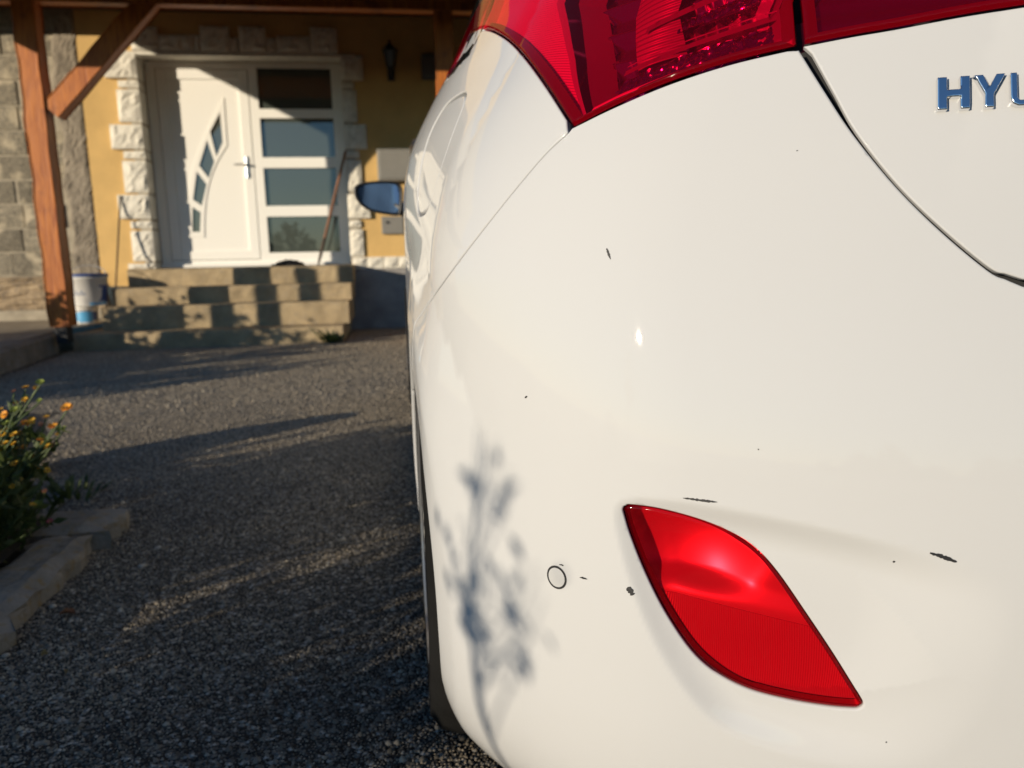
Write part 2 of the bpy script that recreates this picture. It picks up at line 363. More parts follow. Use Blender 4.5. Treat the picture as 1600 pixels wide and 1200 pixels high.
M['bezel'] = pbr('lamp_bezel', (.22, .17, .22), rough=.35, metal=.2)
M['bezel_rim'] = pbr('lamp_rim', (.11, .04, .05), rough=.4)
M['ribs'] = pbr('reflex_panel', (.75, .70, .70), rough=.5)

# ------------------------------------------------------------------ ground and setting
far = mesh('ground', [(-600, -600, -.03), (600, -600, -.03), (600, 600, -.03), (-600, 600, -.03)], [(0, 1, 2, 3)], M['far_ground']); tag(far, kind='structure')
dv = mesh('driveway', [(-.97, -9, 0), (7, -9, 0), (7, 8.6, 0), (-3.4, 8.6, 0), (-3.0, 6.0, 0), (-2.9, 2.25, 0), (-.97, 2.25, 0)], [tuple(range(7))], M['asphalt']); tag(dv, kind='structure')
def chippings():
    """the drive's exposed stone chippings: tens of thousands of low faceted stones in one mesh"""
    r2 = np.random.default_rng(21); C = []
    def fill(x0, x1, y0, y1, sp, fx=None):
        nx = int((x1-x0)/sp); ny = int((y1-y0)/sp); gx, gy = np.meshgrid(np.arange(nx), np.arange(ny))
        p = np.stack([x0+(gx.ravel()+.5*(gy.ravel() % 2))*sp, y0+gy.ravel()*sp], 1)+r2.normal(0, sp*.22, (nx*ny, 2))
        if fx is not None: p = p[fx(p)]
        C.append(np.hstack([p, np.full((len(p), 1), sp)]))
    ok = lambda p: (p[:, 0] > np.where(p[:, 1] < 2.25, -.86, np.where(p[:, 1] < 5, -2.85+.0*p[:, 1], -2.6-.09*(p[:, 1]-4.)))) & (p[:, 0] < .35) & (p[:, 0] > -.50*p[:, 1]-.35) & ((p[:, 1] < 7.14) | (p[:, 0] > -.53))
    fill(-.86, .35, .6, 2.3, .0070, ok); fill(-1.75, .35, 2.3, 4.2, .0092, ok); fill(-3., .4, 4.2, 8.4, .0125, ok)
    C = np.vstack(C); n = len(C); m = 5
    rad = C[:, 2]*r2.uniform(.30, .62, n)*(1+.9*(r2.random(n) < .07)); hgt = rad*r2.uniform(.4, 1.0, n); a0 = r2.uniform(0, 6.283, n)
    V = np.zeros((n, m+1, 3))
    for k in range(m):
        aa = a0+2*math.pi*k/m+r2.normal(0, .22, n); rr = rad*r2.uniform(.8, 1.15, n)
        V[:, k, 0] = C[:, 0]+rr*np.cos(aa); V[:, k, 1] = C[:, 1]+rr*np.sin(aa); V[:, k, 2] = -.001
    V[:, m, 0] = C[:, 0]+r2.normal(0, .25, n)*rad; V[:, m, 1] = C[:, 1]+r2.normal(0, .25, n)*rad; V[:, m, 2] = hgt
    T = np.zeros((n, m, 3), np.int32); base = np.arange(n)*(m+1)
    for k in range(m): T[:, k, 0] = base+k; T[:, k, 1] = base+(k+1) % m; T[:, k, 2] = base+m
    me = bpy.data.meshes.new('stone_chippings'); me.vertices.add(n*(m+1)); me.vertices.foreach_set('co', V.ravel())
    me.loops.add(n*m*3); me.loops.foreach_set('vertex_index', T.ravel()); me.polygons.add(n*m)
    me.polygons.foreach_set('loop_start', np.arange(n*m, dtype=np.int32)*3); me.update(calc_edges=True); me.validate()
    o = bpy.data.objects.new('stone_chippings', me); COL.objects.link(o)
    mt, N, L, b = new_mat('stone_chipping'); g = N.new('ShaderNodeNewGeometry'); cr = N.new('ShaderNodeValToRGB'); e = cr.color_ramp.elements
    e[0].position = 0; e[0].color = (.095, .086, .072, 1); e[1].position = .55; e[1].color = (.195, .173, .143, 1)
    x = e.new(.85); x.color = (.25, .225, .19, 1); x = e.new(.98); x.color = (.38, .35, .30, 1)
    L.new(g.outputs['Random Per Island'], cr.inputs[0])
    tc = N.new('ShaderNodeTexCoord'); nn = N.new('ShaderNodeTexNoise'); nn.inputs['Scale'].default_value = 1.8; nn.inputs['Detail'].default_value = 5; L.new(tc.outputs['Object'], nn.inputs[0])
    c2 = N.new('ShaderNodeValToRGB'); c2.color_ramp.elements[0].position = .3; c2.color_ramp.elements[0].color = (.62, .62, .62, 1); c2.color_ramp.elements[1].position = .7; c2.color_ramp.elements[1].color = (1.6, 1.45, 1.2, 1); L.new(nn.outputs[0], c2.inputs[0])
    mx = N.new('ShaderNodeMix'); mx.data_type = 'RGBA'; mx.blend_type = 'MULTIPLY'; mx.inputs[0].default_value = 1; L.new(cr.outputs[0], mx.inputs[6]); L.new(c2.outputs[0], mx.inputs[7])
    sx_ = N.new('ShaderNodeSeparateXYZ'); L.new(tc.outputs['Object'], sx_.inputs[0]); mr = N.new('ShaderNodeMapRange'); mr.inputs[1].default_value = 2.; mr.inputs[2].default_value = 4.; mr.inputs[3].default_value = 0.; mr.inputs[4].default_value = .95; L.new(sx_.outputs[1], mr.inputs[0])  # sunlit stretch painted in: chippings get paler and warmer towards the house
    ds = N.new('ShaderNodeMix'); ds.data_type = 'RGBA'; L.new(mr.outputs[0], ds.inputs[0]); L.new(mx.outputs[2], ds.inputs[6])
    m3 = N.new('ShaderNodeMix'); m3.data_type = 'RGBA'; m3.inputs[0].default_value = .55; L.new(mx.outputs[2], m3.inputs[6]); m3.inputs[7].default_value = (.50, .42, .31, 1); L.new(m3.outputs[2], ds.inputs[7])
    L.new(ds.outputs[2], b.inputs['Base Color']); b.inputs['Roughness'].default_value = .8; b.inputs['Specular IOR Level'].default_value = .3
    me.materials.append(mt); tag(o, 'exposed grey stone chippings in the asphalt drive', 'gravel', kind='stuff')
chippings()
bed = []
nb = 30
V = []; F = []
for j in range(nb+1):
    for i in range(nb+1):
        V.append((-6.+5.05*i/nb, -8+10.12*j/nb, .05 + .03*math.sin(i*1.7+j*.9)+rng.normal(0, .012)))
for j in range(nb):
    for i in range(nb): a = j*(nb+1)+i; F.append((a, a+1, a+nb+2, a+nb+1))
tag(mesh('soil', V, F, M['soil'], smooth=True), kind='structure')
tag(mesh('side_path', [(-9, 2.3, .02), (-2.85, 2.3, .02), (-2.9, 5.6, .17), (-2.98, 7.3, .19), (-2.86, 7.4, .2), (-2.6, 8.4, .2), (-9, 8.4, .22)], [(0, 1, 2, 3, 4, 5, 6)], M['path']), kind='structure')

# kerb slabs of the flower bed: weathered slabs with chipped edges
def slab(name, x0, x1, y0, y1, z1, label, n=(4, 24), amp=.006, rot=0):
    nx, ny = n; V = []; F = []
    for j in range(ny+1):
        for i in range(nx+1):
            ex = (i in (0, nx)); ey = (j in (0, ny))
            V.append((x0+(x1-x0)*i/nx+(rng.normal(0, amp) if ex else 0), y0+(y1-y0)*j/ny+(rng.normal(0, amp*.6) if ey else 0), z1+rng.normal(0, .002)-(.012 if ex or ey else 0)-(abs(rng.normal(0, amp)) if ex and rng.random() < .3 else 0)))
    for j in range(ny):
        for i in range(nx): a = j*(nx+1)+i; F.append((a, a+1, a+nx+2, a+nx+1))
    ring = [i for i in range(nx+1)] + [j*(nx+1)+nx for j in range(1, ny+1)] + [ny*(nx+1)+i for i in range(nx-1, -1, -1)] + [j*(nx+1) for j in range(ny-1, 0, -1)]
    prev = ring
    for zz, o in ((z1*.5, .004), (-.05, .0)):
        k = len(V)
        for i in ring: V.append((V[i][0]+rng.normal(0, o+.001), V[i][1]+rng.normal(0, o+.001), zz))
        new = list(range(k, k+len(ring)))
        for q in range(len(ring)): q2 = (q+1) % len(ring); F.append((prev[q], new[q], new[q2], prev[q2]))
        prev = new
    o = mesh(name, V, F, M['kerb']); tag(o, label, 'kerb', 'concrete edging around the flower bed'); return o
slab('kerb_slab', -.965, -.825, -1.0, 2.08, .058, 'long weathered concrete kerb slab running along the asphalt beside the flower bed', n=(5, 60), amp=.010)
slab('kerb_slab', -1.9, -.815, 2.085, 2.27, .062, 'short concrete kerb slab closing off the end of the flower bed beyond the flowers', n=(18, 6), amp=.009)
# low kerb by the house
def path_kerb():
    P = [(-2.66, 4.9), (-2.80, 5.8), (-2.88, 6.5), (-2.93, 7.06)]; V = []; F = []
    for x, y in P:
        j = rng.normal(0, .008)
        V += [(x+.0+j, y, -.02), (x+.0+j, y, .15), (x-.03, y, .175), (x-.22, y, .18), (x-.22, y, -.02)]
    for i in range(len(P)-1):
        for k in range(4): a = i*5+k; F.append((a, a+1, a+6, a+5))
    F += [(4, 3, 2, 1, 0), tuple(15+k for k in range(5))]
    tag(mesh('path_kerb', V, F, M['kerb']), 'low sloping concrete kerb leading up to the timber post beside the steps', 'kerb')
path_kerb()

# ------------------------------------------------------------------ house
YW = 8.454; YD = YW + .20
def wp(px, py, Y=YW): p = at(px, py, Y=Y); return p[0], p[2]
house = empty('house', (0, YW, 0), 'yellow plastered house with white door surround and bare grey block wall', 'house')
house.location = (0, 0, 0)
DX0, DX1, DZ0, DZ1 = -2.50, -.505, .70, 2.80
bm = bmesh.new()
add_box(bm, -3.03, DX0, YW, YW+.35, .52, 5.2)
add_box(bm, DX1, 8., YW, YW+.35, .62, 5.2)
add_box(bm, DX0, DX1, YW, YW+.35, DZ1, 5.2)
bm_obj('plaster_wall', bm, M['plaster'], house)
bm = bmesh.new(); add_box(bm, DX0-.001, DX1+.001, YW+.335, YW+.40, 0, DZ1+.1); bm_obj('dark_backing', bm, M['liner'], house)
# rough cement pillar strip beside the yellow plaster (uneven edges)
def rough_strip(name, x0, x1, y0, y1, z0, z1, mat, amp):
    n = 130; V = []; F = []; m = 10
    for j in range(n+1):
        z = z0+(z1-z0)*j/n; a = amp*(math.sin(z*7)+.6*math.sin(z*19+1))+rng.normal(0, amp*.15); b = rng.normal(0, amp*.2)
        for i in range(m+1):
            V.append((x0+a+(x1+b-x0-a)*i/m, y0+rng.normal(0, .003)+(.012 if i in (0, m) else 0), z))
    for j in range(n):
        for i in range(m): a = j*(m+1)+i; F.append((a, a+1, a+m+2, a+m+1))
    k = len(V)
    for j in range(n+1): V += [(V[j*(m+1)][0], y1, V[j*(m+1)][2]), (V[j*(m+1)+m][0], y1, V[j*(m+1)+m][2])]
    for j in range(n):
        F.append((j*(m+1), (j+1)*(m+1), k+2*j+2, k+2*j)); F.append((j*(m+1)+m, k+2*j+1, k+2*j+3, (j+1)*(m+1)+m))
    return mesh(name, V, F, mat, house)
rough_strip('cement_strip', -3.27, -3.035, YW-.012, YW+.2, .56, 5.2, M['cement'], .02)
# block wall: mortar bed with every block its own piece
box('mortar_bed', -9., -3.25, YW+.022, YW+.35, .62, 5.2, M['mortar'], house)
zs = [.645+.2355*k for k in range(11)]
proto = {}
bi = 0
for k, z in enumerate(zs):
    x = -3.20 - (.0, .27, .13, .36, .05)[k % 5]
    first = True
    while x > -7.6:
        L_ = .47 if rng.random() < .8 else .26
        if first: L_ = .16+.1*(k % 3); first = False
        j = rng.normal(0, .005)
        rough_block('concrete_block', x-L_, x, YW+.004+j, YW+.1, z+.012+rng.normal(0, .003), z+.2355-.006, M['block'], house, amp=.0025, n=4, bev=.006)
        x -= L_ + (.018 if rng.random() < .6 else .045)
# footing below the block wall, rough, with a pale ledge
def footing():
    nx, nz = 60, 14; V = []; F = []
    for j in range(nz+1):
        for i in range(nx+1):
            z = .30+.34*j/nz
            V.append((-9+5.98*i/nx, YW-.03+rng.normal(0, .010)+(.03 if j == nz else 0), z))
    for j in range(nz):
        for i in range(nx): a = j*(nx+1)+i; F.append((a, a+1, a+nx+2, a+nx+1))
    k = len(V)
    for i in range(nx+1): V.append((-9+5.98*i/nx, YW+.2, .64))
    for i in range(nx): F.append((nz*(nx+1)+i, nz*(nx+1)+i+1, k+i+1, k+i))
    a = nx; k2 = len(V); V += [(-3.02, YW+.2, .30)]
    for j in range(nz): F.append((nx+(nx+1)*j, k2, nx+(nx+1)*(j+1)))
    mesh('footing', V, F, M['footing'], house)
footing()
box('footing_ledge', -9., -3.02, YW-.09, YW+.1, .19, .305, M['mortar'], house, .012)
# grey plinth and white stone band right of the steps
box('plinth', -.62, 8., YW-.03, YW+.3, -.05, .635, M['plinth'], house, .01)
x = -.505
for k in range(9):
    L_ = .14+.05*rng.random()
    rough_block('band_stone', x+.004, x+L_-.004, YW-.045, YW+.02, .640, .765, M['quoin'], house, amp=.006, n=6)
    x += L_
# plaster reveal of the door opening
bm = bmesh.new()
add_box(bm, DX0-.02, DX0+.0, YW+.002, YW+.33, DZ0, DZ1)
bm.free()
# quoins: pieces read from the view, all on the wall plane
def quoin(x0, y0, x1, y1, side=0, d=.05):
    ax, az = wp(x0, y1); bx, bz = wp(x1, y0)
    if side == -1: bx = DX0+.012
    if side == 1: ax = DX1-.012
    rough_block('quoin_stone', ax, bx, YW-d, YW+(.19 if side else .05), az+.004, bz-.004, M['quoin'], house, amp=.0045, n=7)
for q in ((166, 84, 207, 123), (186, 126, 208, 138), (188, 140, 212, 192), (177, 195, 218, 234), (195, 236, 220, 249), (197, 251, 225, 302),
          (189, 304, 230, 343), (206, 345, 236, 358), (210, 360, 240, 409)): quoin(*q, side=-1, d=.055 if q[2]-q[0] > 38 else .04)
for q in ((531, 88, 566, 127), (533, 129, 553, 139), (534, 141, 556, 192), (537, 195, 572, 234), (538, 236, 561, 248), (539, 250, 564, 300), (541, 303, 577, 342), (542, 344, 564, 356), (543, 358, 567, 401)):
    quoin(*q, side=1, d=.055 if q[2]-q[0] > 33 else .04)
quoin(203, 411, 233, 421, -1)
for q in ((208, 44, 246, 82), (249, 56, 303, 82), (306, 56, 313, 82), (316, 43, 358, 82), (361, 60, 372, 83), (376, 44, 415, 83), (418, 60, 430, 84), (433, 58, 484, 84), (487, 45, 526, 85)):
    ax, az = wp(q[0], q[3]); bx, bz = wp(q[2], q[1])
    rough_block('lintel_stone', ax, bx, YW-(.055 if q[3]-q[1] > 30 else .04), YW+.05, DZ1+.012, bz, M['quoin'], house, amp=.006, n=7)
box('lintel_soffit', DX0-.16, DX1+.14, YW-.035, YW+.195, DZ1-.028, DZ1+.008, M['quoin'], house, .006)
for a, b in ((DX0-.09, DX0+.006), (DX1-.006, DX1+.09)): box('quoin_bedding', a, b, YW-.022, YW+.188, DZ0+.001, DZ1-.03, M['mortar'], house)
# ---- front door
def dp(px, py): return wp(px, py, YD)
def rect(x0, y0, x1, y1):
    a = dp(x0, y1); b = dp(x1, y0); return [(a[0], a[1]), (b[0], a[1]), (b[0], b[1]), (a[0], b[1])]
frame_out = [(DX0+.015, DZ0+.005), (DX1-.015, DZ0+.005), (DX1-.015, DZ1-.03), (DX0+.015, DZ1-.03)]
leaf_o = [(-2.385, .765), (-1.475, .765), (-1.475, 2.70), (-2.385, 2.70)]
pane_px = ((399, 107, 523, 170), (403, 185, 527, 246), (409, 262, 531, 322), (417, 337, 537, 395))
pz = []
for q in pane_px:
    r = rect(*q); pz.append((r[0][1], r[2][1]))
PX0, PX1 = -1.385, -.635
panes = [[(PX0, a), (PX1, a), (PX1, b), (PX0, b)] for a, b in pz]
frame_holes = [leaf_o] + panes
plate('door_frame', frame_out, frame_holes, YD, YD+.07, M['pvc'], house)
for h in panes:
    o = plate('door_pane', h, [], YD+.03, YD+.045, M['door_glass'], house)
def zc(pts): return [dp(180+u/3.158, 60+v/3.158) for u, v in pts]
lo = smooth_curve([(535, 292), (492, 372), (455, 450), (425, 520), (400, 590), (380, 655), (369, 720), (362, 800), (359, 900), (359, 983)], 4)
ro = smooth_curve([(440, 983), (440, 900), (444, 835), (452, 770), (466, 705), (488, 642), (514, 590), (552, 528)], 4)
cres = zc(list(lo)+list(ro))
cpan = [zc(p) for p in (((516, 362), (530, 512), (499, 583), (467, 460)), ((452, 500), (489, 608), (461, 690), (413, 627)),
                        ((401, 655), (451, 720), (427, 825), (383, 795)), ((380, 832), (422, 858), (418, 955), (380, 955)))]
if area(cres) < 0: cres = cres[::-1]
plate('door_leaf', [(p[0]+(.006 if p[0] < -2 else -.006), p[1]+(.006 if p[1] < 1 else -.006)) for p in leaf_o], [cres], YD+.012, YD+.06, M['pvc'], house)
bm = bmesh.new()                                    # raised stiles of the leaf
for (a, b, c, d) in ((-2.379, -2.28, .771, 2.694), (-1.58, -1.481, .771, 2.694), (-2.28, -1.58, .771, .86), (-2.28, -1.58, 2.60, 2.694)):
    add_box(bm, a, b, YD-.004, YD+.012, c, d, .003)
bm_obj('door_stiles', bm, M['pvc'], house)
plate('arched_light_frame', cres, cpan, YD+.004, YD+.05, M['pvc'], house)
for h in cpan: plate('arched_light_pane', h if area(h) > 0 else h[::-1], [], YD+.022, YD+.03, M['door_glass'], house)
hx, hz = dp(387, 262)
bm = bmesh.new(); add_box(bm, hx-.017, hx+.017, YD-.016, YD-.004, hz-.11, hz+.11, .004); tube(bm, [(hx, YD-.016, hz+.03), (hx, YD-.055, hz+.03), (hx-.015, YD-.058, hz+.03), (hx-.12, YD-.058, hz+.027)], .009)
tube(bm, [(hx, YD-.016, hz-.07), (hx, YD-.024, hz-.07)], .012, 10)
bm_obj('door_handle', bm, M['alloy'], house)
box('door_threshold', DX0+.01, DX1-.01, YD-.05, YD+.07, DZ0-.008, DZ0+.028, M['pvc'], house, .004)
box('eave_soffit', -9., 8., YW-.8, YW, 3.185, 3.235, M['dark_wood'], house)
# interior darkness behind glazing is painted on a near-black backing sheet

# ---- entrance steps
steps = empty('entrance_steps', (-1.6, 7.7, 0), 'four sandy concrete entrance steps leading up to the white front door', 'steps'); steps.location = (0, 0, 0)
def step(x0, x1, y0, y1, z0, z1):
    n = 30; V = []; F = []
    for i in range(n+1):
        x = x0+(x1-x0)*i/n; e = rng.normal(0, .003)
        V += [(x, y0+.004+e*.5, z0), (x, y0+rng.normal(0, .003), z1-.05), (x, y0+abs(rng.normal(0, .003)), z1-.012), (x, y0+.014, z1+e*.4), (x, y1, z1), (x, y1, z0)]
    for i in range(n):
        for k in range(5): a = i*6+k; F.append((a, a+6, a+7, a+1))
    F += [(0, 1, 2, 3, 4, 5), tuple(n*6+k for k in (5, 4, 3, 2, 1, 0))]
    mesh('step', V, F, M['step'], steps)
step(-2.86, -.545, 7.15, 8.42, -.02, .15)
step(-2.70, -.50, 7.43, 8.42, .15, .36)
step(-2.69, -.485, 7.70, 8.42, .36, .52)
step(-2.62, -.475, 7.97, 8.42, .52, .69)

# ---- timber canopy
can = empty('timber_canopy', (-1., 7.2, 0), 'orange stained timber canopy with post and brace beneath a dark boarded roof', 'canopy'); can.location = (0, 0, 0)
YP = 6.94
def timber(name, a, b, wd, dp_, up=(0, 1, 0), waney=.0, mat='wood'):
    """squared beam from a to b, edges slightly adzed"""
    a = Vector(a); b = Vector(b); t = (b-a).normalized(); u = Vector(up); u = (u-t*u.dot(t)).normalized(); v = t.cross(u)
    n = max(6, int((b-a).length/.07)); V = []; F = []; ph = [rng.uniform(0, 6) for _ in range(8)]
    Lb = (b-a).length
    for i in range(n+1):
        s = Lb*i/n; c = t*s
        o = [waney*(math.sin(s*9+ph[k])*.6+math.sin(s*21+ph[k+4])*.4) for k in range(4)]
        for k, (p, q) in enumerate(((-1, -1), (1, -1), (1, 1), (-1, 1))):
            for c1 in ((.92, 1.), (1., .92)) if k % 2 == 0 else ((1., .92), (.92, 1.)):
                V.append(c + v*(p*wd/2*c1[0] + (o[k] if p > 0 else o[k]*.4)) + u*(q*dp_/2*c1[1]))
    for i in range(n):
        for k in range(8): q = i*8+k; q2 = i*8+(k+1) % 8; F.append((q, q2, q2+8, q+8))
    F += [tuple(range(7, -1, -1)), tuple(n*8+k for k in range(8))]
    o = mesh(name, V, F, M[mat], can); 
    o.location = a
    return o
pl_top = at(45, 30, Y=YP); 
timber('post', (-2.829, YP, .24), (-2.829, YP, 2.84), .165, .165, waney=.010)
timber('post', (.45, YP, .0), (.45, YP, 2.84), .15, .15, waney=.004)
box('post_shoe', -2.875, -2.785, YP-.06, YP+.06, .10, .25, M['black_metal'], can, .004)
br0 = at(88, 172, Y=YP); br1 = at(232, 12, Y=YP)
timber('brace', (br0[0]-.02, YP, br0[2]-.02), (br1[0]+.06, YP, br1[2]+.10), .155, .14, waney=.006)
timber('brace', (.40, YP, 2.2), (-.2, YP, 2.95), .12, .12) if False else None
timber('beam', (-3.34, YP, 2.895), (7., YP, 2.895), .22, .16, up=(0, 1, 0))
ROOF_T = 2.95
def roof_z(Y): return 3.912-.40*(YW-Y)
XV = -4.30
bm = bmesh.new()
ye = 5.5
vs = [bm.verts.new(p) for p in ((XV, ye, roof_z(ye)), (7.2, ye, roof_z(ye)), (7.2, YW, roof_z(YW)), (XV, YW, roof_z(YW)), (XV, ye, roof_z(ye)+.06), (7.2, ye, roof_z(ye)+.06), (7.2, YW, roof_z(YW)+.06), (XV, YW, roof_z(YW)+.06))]
for f in ((0, 3, 2, 1), (4, 5, 6, 7), (0, 1, 5, 4), (1, 2, 6, 5), (2, 3, 7, 6), (3, 0, 4, 7)): bm.faces.new([vs[i] for i in f])
bm_obj('roof_boards', bm, M['dark_wood'], can)
for k in range(12):
    x = XV+.12+k*.98
    timber('rafter', (x, ye+.1, roof_z(ye+.1)-.06), (x, YW-.02, roof_z(YW-.02)-.06), .09, .12, up=(1, 0, 0), mat='dark_wood')
box('fascia', XV, 7.2, ye-.025, ye-.002, roof_z(ye)-.02, roof_z(ye)+.10, M['dark_wood'], can, .003)

# ---- things on the wall and steps
lx, lz = wp(610, 95)
lamp = empty('wall_lantern', (lx, YW-.11, lz), 'black wrought iron lantern hanging on the shaded yellow wall', 'wall lamp')
bm = bmesh.new(); lathe(bm, [(.035, -.085), (.062, .06), (.066, .062), (.066, .07)], n=6); bm_obj('lamp_glass', bm, M['lamp_glass'], lamp)
bm = bmesh.new(); lathe(bm, [(.08, .07), (.07, .085), (.03, .13), (.012, .145), (.014, .16), (.004, .18)], n=6); bm_obj('lamp_roof', bm, M['black_metal'], lamp)
bm = bmesh.new()
for k in range(6):
    a = 2*math.pi*k/6; tube(bm, [(.038*math.cos(a), .038*math.sin(a), -.088), (.067*math.cos(a), .067*math.sin(a), .068)], .005, 5)
lathe(bm, [(.008, -.13), (.03, -.10), (.042, -.088), (.042, -.082)], n=6)
bm_obj('lamp_cage', bm, M['black_metal'], lamp)
bm = bmesh.new(); tube(bm, [(0, .10, -.13), (0, .05, -.16), (0, 0, -.12)], .009, 6); add_box(bm, -.035, .035, .092, .108, -.20, -.04, .004); bm_obj('lamp_bracket', bm, M['black_metal'], lamp)
ax, az = wp(591, 281); bx, bz = wp(660, 237)
mb = empty('meter_box', ((ax+bx)/2, YW, (az+bz)/2), 'large pale grey meter box on the yellow wall behind the car mirror', 'meter box')
hw, hh = (bx-ax)/2, (bz-az)/2+.02
bm = bmesh.new(); add_box(bm, -hw, hw, -.11, .0, -hh, hh, .008); bm_obj('casing', bm, M['box_grey'], mb)
bm = bmesh.new(); add_box(bm, -hw+.02, hw-.02, -.122, -.112, -hh+.02, hh-.02, .004); lid = bm_obj('lid', bm, M['box_grey'], mb)
ax, az = wp(597, 366); bx, bz = wp(630, 338)
ib = empty('doorbell_box', ((ax+bx)/2, YW, (az+bz)/2), 'small grey wall box with a round dark button below the meter box', 'doorbell')
hw, hh = (bx-ax)/2, (bz-az)/2
bm = bmesh.new(); add_box(bm, -hw, hw, -.04, 0, -hh, hh, .006); bm_obj('casing', bm, M['box_grey'], ib)
bm = bmesh.new(); lathe(bm, [(.014, 0), (.014, .012), (.010, .015)], n=12, mtx=Matrix.Rotation(R(90), 3, 'X').to_4x4()); b_ = bm_obj('button', bm, M['black_metal'], ib); b_.location = (-.055, -.04, .03)
ax, az = wp(660, 126); bx, bz = wp(690, 86)
vb = empty('junction_box', ((ax+bx)/2, YW, (az+bz)/2), 'dark grey square box high on the shaded yellow wall', 'wall box')
bm = bmesh.new(); add_box(bm, -.11, .11, -.07, 0, -.125, .125, .008); bm_obj('casing', bm, M['box_dark'], vb)
bm = bmesh.new(); add_box(bm, -.09, .09, -.08, -.072, -.105, .105, .004); bm_obj('lid', bm, M['box_dark'], vb)

# rod and stick leaning by the door
a = at(181, 449, Y=8.16); b = at(188, 308, Y=YW-.06)
bm = bmesh.new(); tube(bm, [(a[0], a[1], .525), b], .009, 8); tube(bm, [b, b+np.array([.0, .0, .012])], .013, 8)
tag(bm_obj('iron_rod', bm, M['rust']), 'thin dark iron rod leaning against the left door stones', 'rod')
sa = at(497, 412, Y=8.3); sb = at(540, 236, Y=YW-.075); sa = np.array([sa[0], sa[1], .692])
sk = empty('garden_tool', tuple(sa), 'brown wooden tool handle leaning right of the glazed door panel', 'tool handle')
v = sb-sa
bm = bmesh.new(); tube(bm, [v*.22, v*.6, v], [.015, .016, .014], 10); bm_obj('shaft', bm, M['stick'], sk)
bm = bmesh.new(); tube(bm, [v*.0, v*.03, v*.10, v*.24], [.006, .012, .017, .018], 10); bm_obj('ferrule', bm, M['rust'], sk)
# crumpled cloth on the top step
ca = at(428, 414, Y=8.15); cb = at(478, 412, Y=8.15)
def heap(name, c, rx, ry, h, mat, label, cat, n=22, seed=3):
    r2 = np.random.default_rng(seed); V = []; F = []; m = 8
    V.append((c[0], c[1], c[2]+h))
    for j in range(1, m+1):
        for i in range(n):
            t = 2*math.pi*i/n; q = j/m
            z = h*(1-q**1.7)*(1+.35*math.sin(3*t+1)*q+.2*math.sin(7*t)*q)+r2.normal(0, h*.07)*(j < m)
            V.append((c[0]+rx*q*math.cos(t)*(1+.15*math.sin(5*t)), c[1]+ry*q*math.sin(t)*(1+.1*math.cos(4*t)), c[2]+max(0, z) if j < m else c[2]-.002))
    for i in range(n): F.append((0, 1+i, 1+(i+1) % n))
    for j in range(m-1):
        for i in range(n): p = 1+j*n; F.append((p+i, p+n+i, p+n+(i+1) % n, p+(i+1) % n))
    return tag(mesh(name, V, F, mat, smooth=True), label, cat)
heap('floor_cloth', ((ca[0]+cb[0])/2-.02, 8.17, .688), .17, .10, .062, M['cloth'], 'crumpled dark floor cloth lying on the top step by the glazed panel', 'cloth')
# paint tubs
def tub(name, loc, r0, r1, h, label, big):
    t = empty(name, loc, label, 'bucket')
    bm = bmesh.new(); lathe(bm, [(r0*.96, 0), (r0, .008), (r1, h-.03), (r1+.007, h-.028), (r1+.007, h-.018), (r1, h-.016), (r1, h)], n=40); bm_obj('tub', bm, M['tub_white'], t, True)
    def patch(nm, mat, a0, a1, z0, z1, dz=.0012, arc=None):
        V = []; F = []; n = 16; m = 10
        for j in range(m+1):
            for i in range(n+1):
                q = z0+(z1-z0)*j/m; aa = a0+(a1-a0)*i/n
                if arc: aa = a0 + (a1-a0)*i/n*1.0 + arc*math.sqrt(max(0, 1-((j/m)*2-1)**2))*(1-i/n)
                rr = r0+(r1-r0)*q/h+dz; V.append((rr*math.cos(aa), rr*math.sin(aa), q))
        for j in range(m):
            for i in range(n): p = j*(n+1)+i; F.append((p, p+1, p+n+2, p+n+1))
        mesh(nm, V, F, M[mat], t, True)
    if big:
        patch('label_band', 'tub_blue', R(-62), R(60), h*.10, h*.74, arc=R(34))
        patch('label_mark', 'tub_cyan', R(-70), R(-10), h*.04, h*.12)
        for k in range(5): patch('label_letter', 'tub_grey', R(-118+k*8.5), R(-113.5+k*8.5), h*.36, h*(.52 if k % 2 else .45), .0016)
        for k in range(3): patch('label_mark', 'tub_white', R(-42), R(-34+4*k), h*(.2+.16*k), h*(.27+.16*k), .0022)
        bm = bmesh.new(); lathe(bm, [(r1+.009, h-.012), (r1+.011, h+.006), (r1-.004, h+.014), (r1-.02, h+.006)], n=40); bm_obj('lid', bm, M['tub_blue'], t, True)
        bm = bmesh.new(); tube(bm, [(r1*math.cos(a)*1.03, r1*math.sin(a)*.25-.0, h-.02+.11*math.sin(a)) for a in np.linspace(0, math.pi, 14)], .004, 6); bm_obj('bail_handle', bm, M['steel'], t, True)
    else:
        patch('label_band', 'tub_cyan', R(-105), R(-40), h*.12, h*.72, arc=R(-20))
        patch('label_mark', 'tub_blue', R(-40), R(-8), h*.2, h*.7)
bp_ = at(138, 503, Y=7.72); zt = at(140, 483, Y=7.72)[2]
tub('paint_bucket', (bp_[0]-.01, 7.72, .20), .10, .105, .165, 'small white tub with light blue print under the larger bucket', False)
tub('paint_bucket', (at(140, 480, Y=7.72)[0]+.005, 7.72, .20+.167), .155, .172, .285, 'larger white paint bucket with blue lid and label beside the post', True)

